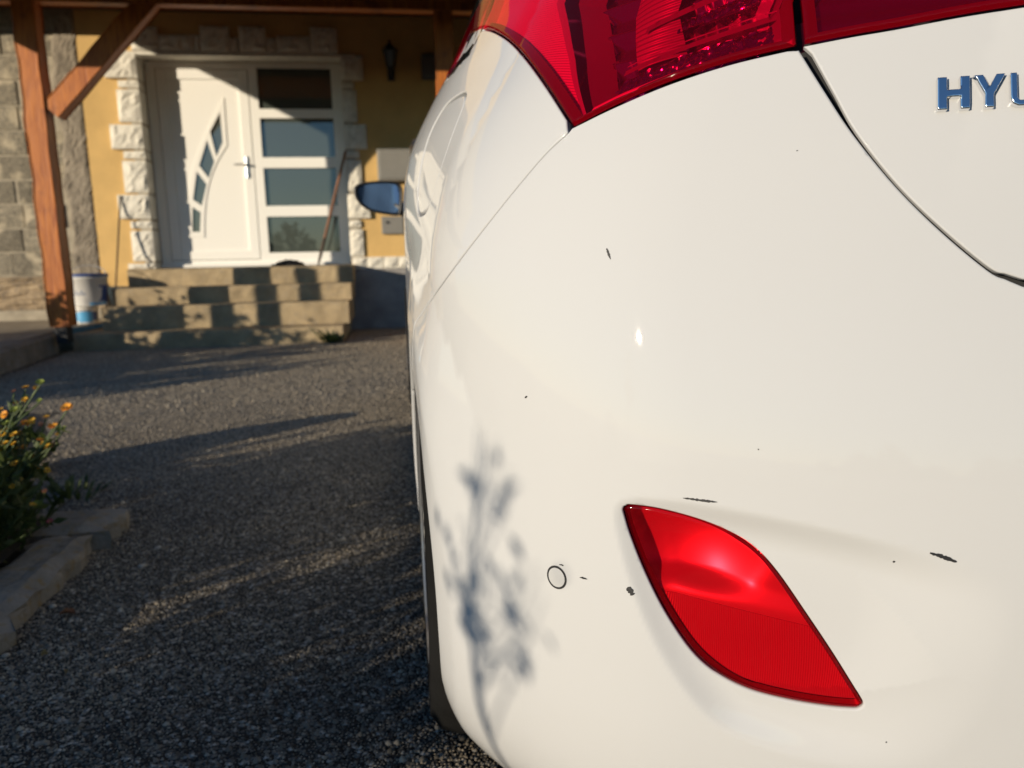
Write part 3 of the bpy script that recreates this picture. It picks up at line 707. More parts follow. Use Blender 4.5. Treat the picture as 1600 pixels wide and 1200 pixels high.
# ------------------------------------------------------------------ the car: one smooth skin S(s, z); s runs round the plan from the tail's centre
CAR_X, CAR_Y = .92, .446
def plan():
    segs = [(0, 30, 1.338), (30, 72, .45), (72, 86, .28), (86, 90, 11.46), (90, 90, .95), (90, 97, 7.0), (97, 150, .5)]
    ds = .002; x = y = 0.; X = [0.]; Y = [0.]
    for a, b, r in segs:
        L_ = r if a == b else r*R(b-a); n = max(2, int(L_/ds)); h = L_/n
        for i in range(n):
            t = R(a+(b-a)*(i+.5)/n); x -= math.cos(t)*h; y += math.sin(t)*h; X.append(x); Y.append(y)
    r = -x/math.sin(R(150)); n = 300   # last arc brings the nose to the centre line
    x0 = x
    h = r*R(30)/n
    for i in range(n):
        t = R(150+30*(i+.5)/n); x -= math.cos(t)*h; y += math.sin(t)*h; X.append(x); Y.append(y)
    X = np.array(X); Y = np.array(Y); s = np.concatenate([[0], np.cumsum(np.hypot(np.diff(X), np.diff(Y)))])
    return s, X, Y
PS, PX, PY = plan(); SMAX = PS[-1]; CLEN = PY[-1]
def spl(xs, ys):
    """smooth interpolation (monotone-ish cubic)"""
    xs = np.array(xs, float); ys = np.array(ys, float); d = np.diff(ys)/np.diff(xs); m = np.zeros_like(ys)
    m[1:-1] = (d[:-1]+d[1:])/2; m[0] = d[0]; m[-1] = d[-1]
    def f(x):
        x = np.clip(np.asarray(x, float), xs[0], xs[-1]); i = np.clip(np.searchsorted(xs, x)-1, 0, len(xs)-2); h = xs[i+1]-xs[i]; t = (x-xs[i])/h
        return ys[i]*(2*t**3-3*t**2+1)+h*m[i]*(t**3-2*t**2+t)+ys[i+1]*(-2*t**3+3*t**2)+h*m[i+1]*(t**3-t**2)
    return f
W_ = spl([.10, .17, .25, .35, .50, .65, .80, .90, .945, .975, 1.0, 1.03, 1.08, 1.25, 1.45], [.92, .945, .968, .985, .996, 1., 1.004, 1.005, 1.001, .991, .975, .955, .925, .83, .70])
_W0 = W_
W_ = spl([.08, .10, .14, .20, .27, .35, .50, .65, .80, .87, .926, .968, 1.0, 1.03, 1.08, 1.25, 1.45], [.93, .948, .970, .988, .996, .999, .999, 1., 1.0, .997, .986, .968, .950, .932, .90, .82, .70])
r_ = spl([.10, .15, .25, .35, .45, .55, .65, .75, .85, .95, 1.05, 1.15, 1.3, 1.45], [.07, .045, .016, .004, .0, .009, .0265, .0465, .061, .083, .108, .138, .26, .50])
f_ = spl([.1, .3, .5, .70, .78, .88, 1.0, 1.2, 1.45], [.08, .02, 0, .05, .2, .65, 1.1, 1.5, 1.95])
def sstep(a, b, x): t = np.clip((x-a)/(b-a), 0, 1); return t*t*(3-2*t)
POCKET = None; PDEPTH = 0
ARC_S = PS[np.argmin(np.abs(PY[:3000]-.80))]
def S0(s, z):
    s = np.asarray(s, float); z = np.asarray(z, float); sg = np.sign(s)+(s == 0); a = np.abs(s)
    xb = np.interp(a, PS, PX); yb = np.interp(a, PS, PY)
    xb = xb + .075*sstep(.72, 1.02, z)*np.clip((1.0-yb)/.55, 0, 1)**2*np.clip(a/.5, 0, 1)**2
    xb = xb + .022*sstep(1.0, 1.7, yb)*(1-sstep(3.6, 4.2, yb))
    dd = np.hypot(a-ARC_S, (z-.315)*1.0); xb = xb - .021*np.clip(1-np.sqrt(np.clip((dd-.40)/.11, 0, 1)**2+.01), 0, 1)*(1-sstep(.60, .80, z))*(1-sstep(ARC_S-.12, ARC_S+.20, a))
    x = xb*W_(z)*sg
    u = yb/CLEN
    y = yb + r_(z)*np.clip(1-yb/2.1, 0, 1) - f_(z)*np.clip((yb-2.1)/(CLEN-2.1), 0, 1)
    return np.stack([CAR_X+x, CAR_Y+y, z], -1)
def normals(s, z, fn):
    e = 4e-4
    du = fn(s+e, z)-fn(s-e, z); dv = fn(s, z+e)-fn(s, z-e)
    n = np.cross(dv, du); n /= np.linalg.norm(n, axis=-1)[..., None]
    return n, du/np.linalg.norm(du, axis=-1)[..., None], dv/np.linalg.norm(dv, axis=-1)[..., None]
# grid used to find where a sight line meets the skin
_gs, _gz = np.meshgrid(np.arange(-.6, 2.6, .008), np.arange(.11, 1.3, .008), indexing='ij')
_gP = S0(_gs, _gz); _gN = normals(_gs, _gz, S0)[0]; _gpx = proj(_gP); _gf = ((_gP-CAM_POS)*_gN).sum(-1) < 0
if _gN[int(.6/.008)+5, 40, 1] > 0: raise RuntimeError('normal side')
def skin(px, py, fac=True):
    d = np.hypot(_gpx[..., 0]-px, _gpx[..., 1]-py) + (0 if not fac else np.where(_gf, 0, 1e6))
    i, j = np.unravel_index(np.argmin(d), d.shape); s, z = _gs[i, j], _gz[i, j]
    for _ in range(8):
        p = proj(S0(s, z)); e = 1e-4
        J = np.stack([(proj(S0(s+e, z))-p)/e, (proj(S0(s, z+e))-p)/e], 1)
        try: dx = np.linalg.solve(J, np.array([px, py])-p)
        except Exception: break
        dx = np.clip(dx, -.02, .02); s += dx[0]; z += dx[1]
    return np.array([s, z])
def skins(pts): return np.array([skin(*p) for p in pts])
def skins1(pts):
    """the same on the skin with its pressed-in pocket"""
    f = lambda s, z: proj(S1(np.array([s]), np.array([z]))[0]); out = []
    for px, py in pts:
        s, z = skin(px, py)
        for _ in range(5):
            p = f(s, z); e = 3e-4; J = np.stack([(f(s+e, z)-p)/e, (f(s, z+e)-p)/e], 1); dx = np.clip(np.linalg.solve(J, np.array([px, py])-p), -.006, .006); s += dx[0]; z += dx[1]
        out.append((s, z))
    return np.array(out)
# pocket pressed into the bumper round the fog lamp
_pl = smooth_curve([(1570, 1225), (1400, 1212), (1280, 1194), (1180, 1166), (1110, 1130), (1050, 1060), (1008, 985), (978, 905), (958, 830), (956, 797), (968, 779), (1000, 773)], 6)
_pt = smooth_curve([(1000, 773), (1090, 782), (1250, 812), (1400, 847), (1530, 884), (1590, 905)], 6)
pk = skins(list(_pl)+list(_pt[1:]))
pk_end = pk[-1]
pk_line = np.array(pk)
_back = np.array([[.02, pk_end[1]-.03], [.0, .38], [.0, pk[0][1]+.02]])
POCKET = np.vstack([pk_line, _back])
_lampc = skin(1150, 940)
FAR_END = .985*min(np.linalg.norm(pk_end-_lampc), np.linalg.norm(pk_line[0]-_lampc))
def pocket(s, z):
    a = np.abs(s); P = np.stack([a.ravel(), z.ravel()], 1)
    out = np.zeros(len(P)); m = (P[:, 0] > .03) & (P[:, 0] < 1.1) & (P[:, 1] > .2) & (P[:, 1] < .62)
    if m.any():
        Q = P[m]; ins = inside(Q, POCKET); d = dist_poly(Q, pk_line, closed=False)*ins
        fade = 1-sstep(.05, .21, np.hypot((Q[:, 0]-_lampc[0])*.75, (Q[:, 1]-_lampc[1])))*1.0
        fade2 = 1-sstep(.03, .17, d)
        far_ = np.hypot((Q[:, 0]-_lampc[0]), (Q[:, 1]-_lampc[1]))
        out[m] = .0140*(1-(1-np.clip((np.sqrt(d*d+.007**2)-.007)/.030, 0, 1))**2)*np.maximum(fade, fade2*.9)*(1-sstep(.10, FAR_END, far_))
    return out.reshape(a.shape)
def S1(s, z):
    P = S0(s, z); d = pocket(np.asarray(s, float)+0*z, np.asarray(z, float)+0*s)
    if d.max() > 0:
        n = normals(s, z, S0)[0]; P = P - n*d[..., None]
    return P
def panel(name, poly, mat, parent, h=.012, gap=.0016, edge=.0028, off=0., holes=(), fn=S0, skirt=.014, hb=.005, flat_normals=False, dfun=None, kind=None, hgap=.0012):
    """curved sheet cut from the skin, with rolled edges turning into the shut line"""
    poly = np.asarray(poly, float)
    if area(poly) < 0: poly = poly[::-1]
    base = offset_poly(densify(poly, hb), gap)
    loops = [base] + [offset_poly(densify(np.asarray(q)[::-1] if area(q) > 0 else q, hb), hgap) for q in holes]
    def din(P):
        d = np.full(len(P), 1e9)
        for l in loops: d = np.minimum(d, dist_poly(P, l))
        return d
    def ok(P):
        r = inside(P, loops[0])
        for l in loops[1:]: r &= ~inside(P, l)
        return r
    pts = []; idx = []
    for l in loops:
        k = len(pts); pts += [tuple(p) for p in l]; idx.append(list(range(k, len(pts))))
    nb_ = len(pts)
    extra = []
    for l in loops:
        for o in ((edge*.3, edge*.65, edge*1.05) if edge > 0 else ()):
            q = offset_poly(l, o); q = q[ok(q)]; 
            if len(q): extra.append(q[din(q) > o*.93])
    lo_, hi_ = base.min(0), base.max(0)
    gx, gy = np.meshgrid(np.arange(lo_[0]+h/2, hi_[0], h), np.arange(lo_[1]+h/2, hi_[1], h)); g = np.stack([gx.ravel(), gy.ravel()], 1)
    g[:, 0] += (np.round((g[:, 1]-lo_[1]-h/2)/h) % 2)*h*.5
    if fn is S1:                                       # finer where the pocket bends
        for hh, lo2, hi2 in ((.0036, (.15, .22), (.90, .58)),):
            ax_, ay_ = np.meshgrid(np.arange(lo2[0], hi2[0], hh), np.arange(lo2[1], hi2[1], hh)); q = np.stack([ax_.ravel(), ay_.ravel()], 1)
            g = g[~((g[:, 0] > lo2[0]) & (g[:, 0] < hi2[0]) & (g[:, 1] > lo2[1]) & (g[:, 1] < hi2[1]))]; g = np.vstack([g, q])
    if len(g):
        g = g[ok(g)]
    if len(g):
        g = g[din(g) > max(edge*1.4, .3*hb)]; extra.append(g)
    allp = np.vstack([np.array(pts)]+extra)
    V, T = cdt([tuple(p) for p in allp], idx); T = np.array(T); V = np.asarray(V)
    T = T[ok(V[T].mean(1))]
    d = din(V); a = np.clip(1-d/max(edge, 1e-9), 0, 1) if edge > 0 else np.zeros(len(V))
    a[d < 1e-6] = 1 if edge > 0 else 0
    dep = edge*(1-np.sqrt(np.maximum(0, 1-a*a)))
    P = fn(V[:, 0], V[:, 1]); n, tu, tv = normals(V[:, 0], V[:, 1], fn)
    ex = dfun(V) if dfun else 0.
    P = P + n*(off-dep-ex)[:, None]
    # outward 2D direction near the edge, for the rolled normals
    e = 2e-4; sd_ = lambda Q: din(Q)*np.where(ok(Q), 1., -1.)
    near = d < max(edge, 1e-4)*1.2; gxd = np.ones(len(V)); gyd = np.zeros(len(V)); Vn = V[near]
    gxd[near] = sd_(Vn+[e, 0])-sd_(Vn-[e, 0]); gyd[near] = sd_(Vn+[0, e])-sd_(Vn-[0, e]); gl = np.maximum(np.hypot(gxd, gyd), 1e-9)
    outw = -(tu*(gxd/gl)[:, None]+tv*(gyd/gl)[:, None]); aa = np.minimum(a, .97)
    nn = n*np.sqrt(1-aa*aa)[:, None]+outw*aa[:, None]; nn /= np.linalg.norm(nn, axis=1)[:, None]
    F = [tuple(t) for t in T]
    A2 = V[T]; ar = (A2[:, 1, 0]-A2[:, 0, 0])*(A2[:, 2, 1]-A2[:, 0, 1])-(A2[:, 1, 1]-A2[:, 0, 1])*(A2[:, 2, 0]-A2[:, 0, 0])
    F = [(t[0], t[2], t[1]) if q > 0 else tuple(t) for t, q in zip(T, ar)]
    nv = len(P); VV = [tuple(p) for p in P]; NN = [tuple(x) for x in nn]
    if skirt > 0:
        edg = {}
        for f in F:
            for i in range(3):
                p_, q_ = f[i], f[(i+1) % 3]
                if (q_, p_) in edg: del edg[(q_, p_)]
                else: edg[(p_, q_)] = 1
        mp = {}
        for p_, q_ in edg:
            for v in (p_, q_):
                if v not in mp:
                    mp[v] = (len(VV), len(VV)+1)
                    VV.append(tuple(P[v])); NN.append(tuple(outw[v])); VV.append(tuple(P[v]-n[v]*skirt)); NN.append(tuple(outw[v]))
        for p_, q_ in edg: F.append((q_, p_, mp[p_][0], mp[q_][0])[::1] if False else (mp[q_][0], mp[p_][0], mp[p_][1], mp[q_][1]))
    me = bpy.data.meshes.new(name); me.from_pydata(VV, [], F); me.update(); me.shade_smooth()
    if not flat_normals and dfun is None: me.normals_split_custom_set_from_vertices(NN)
    o = bpy.data.objects.new(name, me); COL.objects.link(o); me.materials.append(mat)
    if parent: o.parent = parent
    if kind: o['kind'] = kind
    return o
def mir(poly): q = np.array(poly, float)[::-1].copy(); q[:, 0] *= -1; return q
car = empty('hatchback_car', (0, 0, 0), 'white hatchback car seen close from its rear corner with scuffed bumper', 'car')
# ---- outlines of the rear panels, measured on the skin
lampB = smooth_curve([(893, 199), (960, 165), (1040, 130), (1140, 97), (1249, 71)], 6)                      # lamp's lower edge
lampL = smooth_curve([(893, 199), (847, 128), (810, 80), (782, 56), (757, 47), (735, 56)], 6)               # lamp's edge over the wing
seamQ = smooth_curve([(887, 207), (850, 242), (800, 301), (740, 377), (695, 437), (648, 505)], 6)           # bumper / wing seam
seamT = smooth_curve([(1250, 76), (1290, 140), (1335, 208), (1400, 288), (1470, 358), (1545, 421), (1574, 435), (1600, 446)], 6)      # bumper / tailgate seam
sB, sL, sQ, sT = skins(lampB), skins(lampL), skins(seamQ), skins(seamT)
fogo = skins1(list(smooth_curve([(979, 791.5), (986, 790), (1030, 796), (1090, 812), (1140, 832), (1180, 857), (1215, 895), (1260, 960), (1300, 1020), (1328, 1065), (1341, 1086)], 5)) +
             list(smooth_curve([(1347, 1096), (1347.5, 1102), (1342, 1106.5), (1330, 1107.5), (1290, 1104), (1230, 1094), (1170, 1078), (1120, 1052), (1080, 1015), (1040, 955), (1010, 895), (987, 838), (977, 806), (974.5, 797), (976, 792.5)], 5)))
ARCH_S = None
aS = np.interp(.80, PY, PS) if False else PS[np.argmin(np.abs(PY[:3000]-.80))]     # wheel centre: .80 m ahead of the tail
AC = np.array([aS, .315]); AR = .355
t_lo = skin(650, 505)
ang0 = math.atan2(t_lo[1]-AC[1], 0)
def arch(c, r, a0, a1, n=24): return np.array([[c[0]+r*math.cos(t), c[1]+r*math.sin(t)] for t in np.linspace(a0, a1, n)])
# bumper: arch part nearer the tail (smaller s), seam meets the arch top-left
q_end = sQ[-1]
a_start = math.radians(128); arch_b = arch(AC, AR, a_start, math.radians(200), 24)
arch_top = arch_b[0]
mid_seam = smooth_curve([q_end, (q_end+arch_top)/2+[0, .01], arch_top], 5)
bot_c = skin(762, 1200)
left_bump = list(sT[::-1]) # from low centre up to the lamp corner
tail_low = sT[-1]
centre_top = [(0., tail_low[1]-.018), (tail_low[0]*.45, tail_low[1]-.017), (tail_low[0]*.8, tail_low[1]-.010)]
sBb = skins([(x, y+2.2*min(1, max(0, (x-893)/120))) for x, y in lampB])
half = [tuple(p) for p in centre_top] + [tuple(p) for p in sT[::-1]] + [tuple(p) for p in sBb[::-1][1:]] + [tuple(p) for p in sQ] + [tuple(p) for p in mid_seam[1:]] + [tuple(p) for p in arch_b[1:]] + \
       [tuple(p) for p in smooth_curve([arch_b[-1], (arch_b[-1][0]-.010, .150), (arch_b[-1][0]-.05, .112), (arch_b[-1][0]-.13, .092), (.7, .088), (.3, .088), (0., .088)], 5)[1:]]
half = np.array(half)
full = np.vstack([half, mir(half)[1:-1]])
fogm = mir(fogo)
bump = panel('rear_bumper', full, M['paint'], car, h=.012, gap=.0007, edge=.0022, hgap=.0003, fn=S1, holes=[fogo, fogm], hb=.006)
# wing (quarter panel)
doorS = 1.86
top_l = sL[-1]
wing = np.vstack([sQ[::-1], sL[1:], smooth_curve([top_l, (top_l[0]+.10, 1.045), (1.35, 1.045), (doorS, 1.03)], 6)[1:], [(doorS, 1.03), (doorS, .80), (doorS-.06, .62)],
                  arch(AC, AR, math.radians(28), a_start, 24), mid_seam[::-1][1:-1]])
if True:
    # fuel flap outline
    fl_l = smooth_curve([(700, 142), (690, 160), (678, 205), (660, 260), (648, 300), (643, 335)], 6)
    fl_r = smooth_curve([(645, 352), (658, 325), (680, 282), (698, 235), (705, 185), (706, 158)], 6)
c_ = skin(676, 243); hx_, hz_ = .088, .082
rr = .045
flap2 = []
for k in range(40):
    t = 2*math.pi*k/40; ct, st = math.cos(t), math.sin(t)
    flap2.append((c_[0]+hx_*math.copysign(abs(ct)**.6, ct), c_[1]+hz_*math.copysign(abs(st)**.7, st)))
flap2 = np.array(flap2)
for sgn in (1, -1):
    W2 = wing if sgn > 0 else mir(wing); h2 = [flap2] if sgn > 0 else []
    panel('quarter_panel', W2, M['paint'], car, h=.014, gap=.0002, edge=.0018, holes=h2)
panel('fuel_flap', flap2, M['paint'], car, h=.012, gap=.0022, edge=.004, off=-.001)
# tailgate: half outline mirrored
il = smooth_curve([(1254, 70), (1330, 55), (1400, 43), (1500, 24), (1600, 8)], 5); sI = skins(il)
seamT2 = skins(smooth_curve([(1268, 83), (1302, 144), (1337, 206), (1401, 287), (1471, 355.8), (1547, 418.5), (1575, 429), (1600, 437)], 6))
GW = 1.06
tg = [(0., sI[-1][1]+.012)] + [tuple(p) for p in sI[::-1]] + [tuple(p) for p in seamT2] + [(seamT2[-1][0]*.8, seamT2[-1][1]-.006), (seamT2[-1][0]*.45, seamT2[-1][1]-.012), (0., seamT2[-1][1]-.013)]
tg = np.array(tg); tgf = np.vstack([tg, mir(tg)[1:-1]])
tail = panel('tailgate', tgf, M['paint'], car, h=.012, gap=.0006, off=-.0012, edge=.0014, skirt=.004)
# ---- lamps
zt = 1.17
li = np.vstack([skins([(1249, 71), (1243, 0)]), [(skin(1236, 0)[0]+.012, zt)]])
lampO = np.vstack([sB[:-1], li, [(sL[0][0], zt+.012), (top_l[0]+.03, 1.16), (top_l[0]+.10, 1.12), (top_l[0]+.135, 1.075), (top_l[0]+.10, 1.052), (top_l[0]+.045, 1.046)], sL[::-1][:-1]])
innL = np.vstack([sI, [(sI[-1][0]*.6, sI[-1][1]+.05), (sI[-1][0]*.7, zt-.02), (skin(1253, 0)[0], zt)], skins([(1247, 0), (1254, 70)])[:1]])
def lens(nm, poly, mat, parent): return panel(nm, poly, mat, parent, h=.012, gap=.0014, edge=.005, off=.0025, skirt=.0)
for sgn in (1, -1):
    f = (lambda p: p) if sgn > 0 else mir
    lo_p = f(lampO); li_p = f(innL)
    rad_ = lens('tail_lamp', lo_p, M['lens'], car)
    rin = lens('inner_tail_lamp', li_p, M['lens'], car)
    def sheet(nm, poly, dep, mat, par, h=.012, edge=0., dfun=None, gap=.002):
        return panel(nm, poly, mat, par, h=h, gap=gap, edge=edge, off=-dep, skirt=0., dfun=dfun, flat_normals=True)
    # bezel walls go back from the lens rim to the chamber
    def wall(nm, poly, d0, d1, mat, par, inset=0.):
        p = np.asarray(poly, float); p = p if area(p) > 0 else p[::-1]
        p = densify(p, .008); q = offset_poly(p, .0025); q2 = offset_poly(p, .0025+inset)
        A_ = S0(q[:, 0], q[:, 1])-normals(q[:, 0], q[:, 1], S0)[0]*d0; B_ = S0(q2[:, 0], q2[:, 1])-normals(q2[:, 0], q2[:, 1], S0)[0]*d1
        n = len(q); V = list(A_)+list(B_); F = [(i, (i+1) % n, n+(i+1) % n, n+i) for i in range(n)]
        return mesh(nm, V, F, mat, par, True)
    wall('lamp_rim', lo_p, .003, .006, M['bezel_rim'], rad_, .0105)
    wall('lamp_rim', li_p, .003, .006, M['bezel_rim'], rin, .0105)
    if sgn > 0:
        # side reflector (towards the wing), divided from the main chamber by a blade
        sideP = skins(list(smooth_curve([(884, 172), (846, 118), (812, 72), (784, 46), (757, 34), (738, 44)], 5)))
        div_ = skins([(905, 171), (882, 85), (862, 0)]); 
        ztp = zt-.01
        sidep = np.vstack([div_[:1], div_[1:], [(div_[-1][0]+.01, ztp)], [(sideP[-1][0]+.05, 1.12), (sideP[-1][0]+.06, 1.075)], sideP[::-1][:-1]])
        def fl_(V): return .004*np.abs(((V[:, 0]*.8+V[:, 1]*1.0)*115) % 1.-.5)
        sheet('side_reflector', sidep, .014, M['side_refl'], rad_, h=.008, gap=.0)
        bl = skins([(907, 176), (884, 88), (864, 0)]); bl2 = skins([(911.5, 173), (894, 88), (876, 0)])
        blp = np.vstack([bl, [(bl[-1][0]+.01, ztp), (bl2[-1][0]+.01, ztp)], bl2[::-1]])
        sheet('divider_blade', blp, .006, M['refl_rough'], rad_, gap=0.)
        # chamber: sloping bezel then a deep back with stepped reflectors
        ch0 = skins([(918, 174), (960, 153), (1040, 121), (1130, 93), (1228, 66)])
        chp = np.vstack([ch0, skins([(1222, 0)]), [(skin(1222, 0)[0], ztp), (bl2[-1][0]+.006, ztp)], skins([(892, 0), (905, 88)])])
        wall('chamber_bezel', chp, .010, .034, M['bezel'], rad_, .020)
        back = offset_poly(chp if area(chp) > 0 else chp[::-1], .018)
        z0b = back[:, 1].min()
        lineB = np.array(sorted([tuple(p) for p in ch0]))
        def hh(V): return V[:, 1]-np.interp(V[:, 0], lineB[:, 0], lineB[:, 1])     # height over the lamp's lower edge
        def steps_(V):
            q = hh(V); fr = (q/.034) % 1.
            return .020*fr + .0
        sheet('reflector', back, .028, M['refl'], rad_, h=.005, dfun=steps_, gap=0.)
        # horizontal light bars, prismatic lower strip, and the bright ledge along the bottom
        def band(nm, q0, q1, dep, mat, dfun=None, h=.006, s0=None, s1=None):
            ss = np.linspace(lineB[0, 0]+.016 if s0 is None else s0, lineB[-1, 0]-.014 if s1 is None else s1, 24); b_ = np.interp(ss, lineB[:, 0], lineB[:, 1])
            pl = np.vstack([np.stack([ss, b_+q0], 1), np.stack([ss, b_+q1], 1)[::-1]])
            return sheet(nm, pl, dep, mat, rad_, h=h, dfun=dfun, gap=0.)
        r3 = np.random.default_rng(5)
        cell = {}
        def prism(V):
            k = np.floor(V[:, 0]/.0048).astype(int); m = np.floor(V[:, 1]/.0048).astype(int)
            fx = (V[:, 0]/.0048) % 1-.5; fz = (V[:, 1]/.0048) % 1-.5
            tx = np.array([((a*92821+b*68917) % 1000)/500-1 for a, b in zip(k, m)]); tz = np.array([((a*31337+b*15731) % 1000)/500-1 for a, b in zip(k, m)])
            return .004*(tx*fx+tz*fz)+.003
        band('prism_strip', .010, .034, .015, M['sparkle'], prism, .0022)
        band('prism_strip', .066, .078, .017, M['sparkle'], prism, .0022)
        band('light_bar', .0355, .041, .013, M['bezel'])
        band('light_bar', .079, .086, .013, M['bezel'])
        band('light_bar', .0440, .0455, .0125, M['refl_rough'])
        # ledge: sloping strip from rim to chamber floor
        ss = np.linspace(lineB[0, 0], lineB[-1, 0], 30); b_ = np.interp(ss, lineB[:, 0], lineB[:, 1])
        def row(q, dep): return S0(ss, b_+q)-normals(ss, b_+q, S0)[0]*dep
        Rw = [row(.0036, .0054), row(.006, .0060), row(.0085, .0072), row(.0092, .014)]
        V = np.vstack(Rw); n = len(ss); F = [(j*n+i, j*n+i+1, (j+1)*n+i+1, (j+1)*n+i) for j in range(3) for i in range(n-1)]
        mesh('lower_ledge', V, F, M['ribs'], rad_, True)
        # vertical reflector column in the inboard corner
        ib_ = skins([(1186, 78), (1205, 72), (1199, 0), (1178, 0)]); ib_ = np.vstack([ib_[:3], [(ib_[2][0], ztp), (ib_[3][0], ztp)], ib_[3:]])
        sheet('end_reflector', ib_, .018, M['refl_rough'], rad_, h=.005, dfun=lambda V: .004*np.abs(((V[:, 1])*70) % 1.-.5), gap=0.)
        for px0, px1, tilt in ((972, 1052, 14),):  # added strip standing in for the sun's highlight on the reflector
            lg = skins([(px0+tilt, 106), (px1+tilt, 86), (px1, 0), (px0, 0)]); lg = np.vstack([lg[:3], [(lg[2][0], ztp), (lg[3][0], ztp)], lg[3:]])
            sheet('highlight_strip', lg, .018, M['highlight'], rad_, h=.006, dfun=lambda V: np.maximum(.018*(1-np.sin(np.clip((V[:, 0]-lg[:, 0].min())/(np.ptp(lg[:, 0])+1e-6), 0, 1)*math.pi))-.17*(V[:, 1]-lg[:, 1].min())+.006, -.008), gap=0.)
        for q in ((1010, 18, .05),):
            pass
        lb = offset_poly(li_p if area(li_p) > 0 else li_p[::-1], .010)
        sheet('reflector', lb, .014, M['refl'], rin, h=.005, dfun=lambda V: .003*np.abs(((V[:, 1])*150) % 1.-.5)+.003*np.abs((V[:, 0]*110) % 1-.5), gap=0.)
    else:
        sheet('reflector', offset_poly(lo_p if area(lo_p) > 0 else lo_p[::-1], .010), .03, M['refl_rough'], rad_, gap=0.)
        sheet('reflector', offset_poly(li_p if area(li_p) > 0 else li_p[::-1], .010), .02, M['refl_rough'], rin, gap=0.)
    # rear fog lamp
    fp = f(fogo)
    fog = panel('fog_lamp', fp, M['fog_lens'], car, h=.006, gap=.0003, edge=.005, off=.0012, fn=S1, skirt=0., hb=.004)
    def wall1(nm, poly, d0, d1, mat, par, inset):
        p = np.asarray(poly, float); p = p if area(p) > 0 else p[::-1]
        p = densify(p, .006); q = offset_poly(p, .001); q2 = offset_poly(p, .001+inset)
        A_ = S1(q[:, 0], q[:, 1])-normals(q[:, 0], q[:, 1], S1)[0]*d0; B_ = S1(q2[:, 0], q2[:, 1])-normals(q2[:, 0], q2[:, 1], S1)[0]*d1
        n = len(q); return mesh(nm, list(A_)+list(B_), [(i, (i+1) % n, n+(i+1) % n, n+i) for i in range(n)], mat, par, True)
    wall1('fog_rim', fp, .0045, .007, M['bezel_rim'], fog, .0042)
    zsplit = _lampc[1]-.012
    inner = offset_poly(fp if area(fp) > 0 else fp[::-1], .004)
    cx = sgn*skin(1128, 893)[0]; cz = skin(1128, 893)[1]
    fl0, fl1 = skin(1058, 938), skin(1262, 988)
    def bowl(V):
        s_, z_ = V[:, 0], V[:, 1]
        zl = fl0[1]+(np.abs(s_)-fl0[0])*(fl1[1]-fl0[1])/(fl1[0]-fl0[0])
        lo_w = 1-sstep(-.002, .022, z_-zl)
        r2 = np.hypot((s_-cx)*1.0, (z_-cz))
        up = .021+.17*(z_-cz)+.22*(np.abs(s_)-abs(cx))-.45*np.minimum(r2, .2)**2/.115
        lowd = .0035+0*s_
        up = .008+np.logaddexp(0, (up-.008)*400)/400; return lowd*lo_w+up*(1-lo_w)
    panel('fog_reflector', inner, M['refl_fog'] if 'refl_fog' in M else M['refl_rough'], fog, h=.0035, gap=0., edge=0., off=-.007, fn=S1, skirt=0., hb=.004, dfun=bowl, flat_normals=True)
    inn = np.array(inner); sg_ = np.abs(inn[:, 0]); zl_ = fl0[1]+(sg_-fl0[0])*(fl1[1]-fl0[1])/(fl1[0]-fl0[0]); below = inn[:, 1] < zl_-.002
    k0 = [i for i in range(len(inn)) if below[i] and not below[i-1]][0]; order = [(k0+i) % len(inn) for i in range(len(inn))]; lowp = np.array([inn[i] for i in order if below[i]])
    panel('reflex_panel', lowp, M['reflex'], fog, h=.006, gap=0., edge=0., off=-.0095, fn=S1, skirt=.006, hb=.004)
    continue
    bm = bmesh.new(); bc = S0(np.array([cx]), np.array([cz]))[0]; bn = normals(np.array([cx]), np.array([cz]), S0)[0][0]
    bmesh.ops.create_uvsphere(bm, u_segments=14, v_segments=8, radius=.0085)
    bb = bm_obj('bulb', bm, M['bulb'] if 'bulb' in M else M['chrome'], fog, True); bb.location = tuple(bc-bn*.026)
# ---- parking sensor
def disc(nm, c, rad, mat, par, h0=0., dome=0., ring=None, n=32, fn=S1):
    V = []; F = []
    nr = 5
    for j in range(nr+1):
        for k in range(n):
            r0 = rad*j/nr if ring is None else ring+(rad-ring)*j/nr
            s_ = c[0]+r0*math.cos(2*math.pi*k/n); z_ = c[1]+r0*math.sin(2*math.pi*k/n); V.append((s_, z_, h0+dome*(1-(j/nr)**2)))
    V = np.array(V); P = fn(V[:, 0], V[:, 1]); nn = normals(V[:, 0], V[:, 1], fn)[0]; P = P+nn*V[:, 2:3]
    for j in range(nr):
        for k in range(n): F.append((j*n+k, j*n+(k+1) % n, (j+1)*n+(k+1) % n, (j+1)*n+k))
    o = mesh(nm, P, F, mat, par, True); return o
sc_ = skin(870, 902)
for s_ in (sc_[0], sc_[0]*.42, -sc_[0]*.42, -sc_[0]):
    disc('sensor_ring', (s_, sc_[1]), .0122, M['chip'], bump, .0004, ring=.0098)
    disc('parking_sensor', (s_, sc_[1]), .0100, M['sensor'], bump, .0006, .0008)
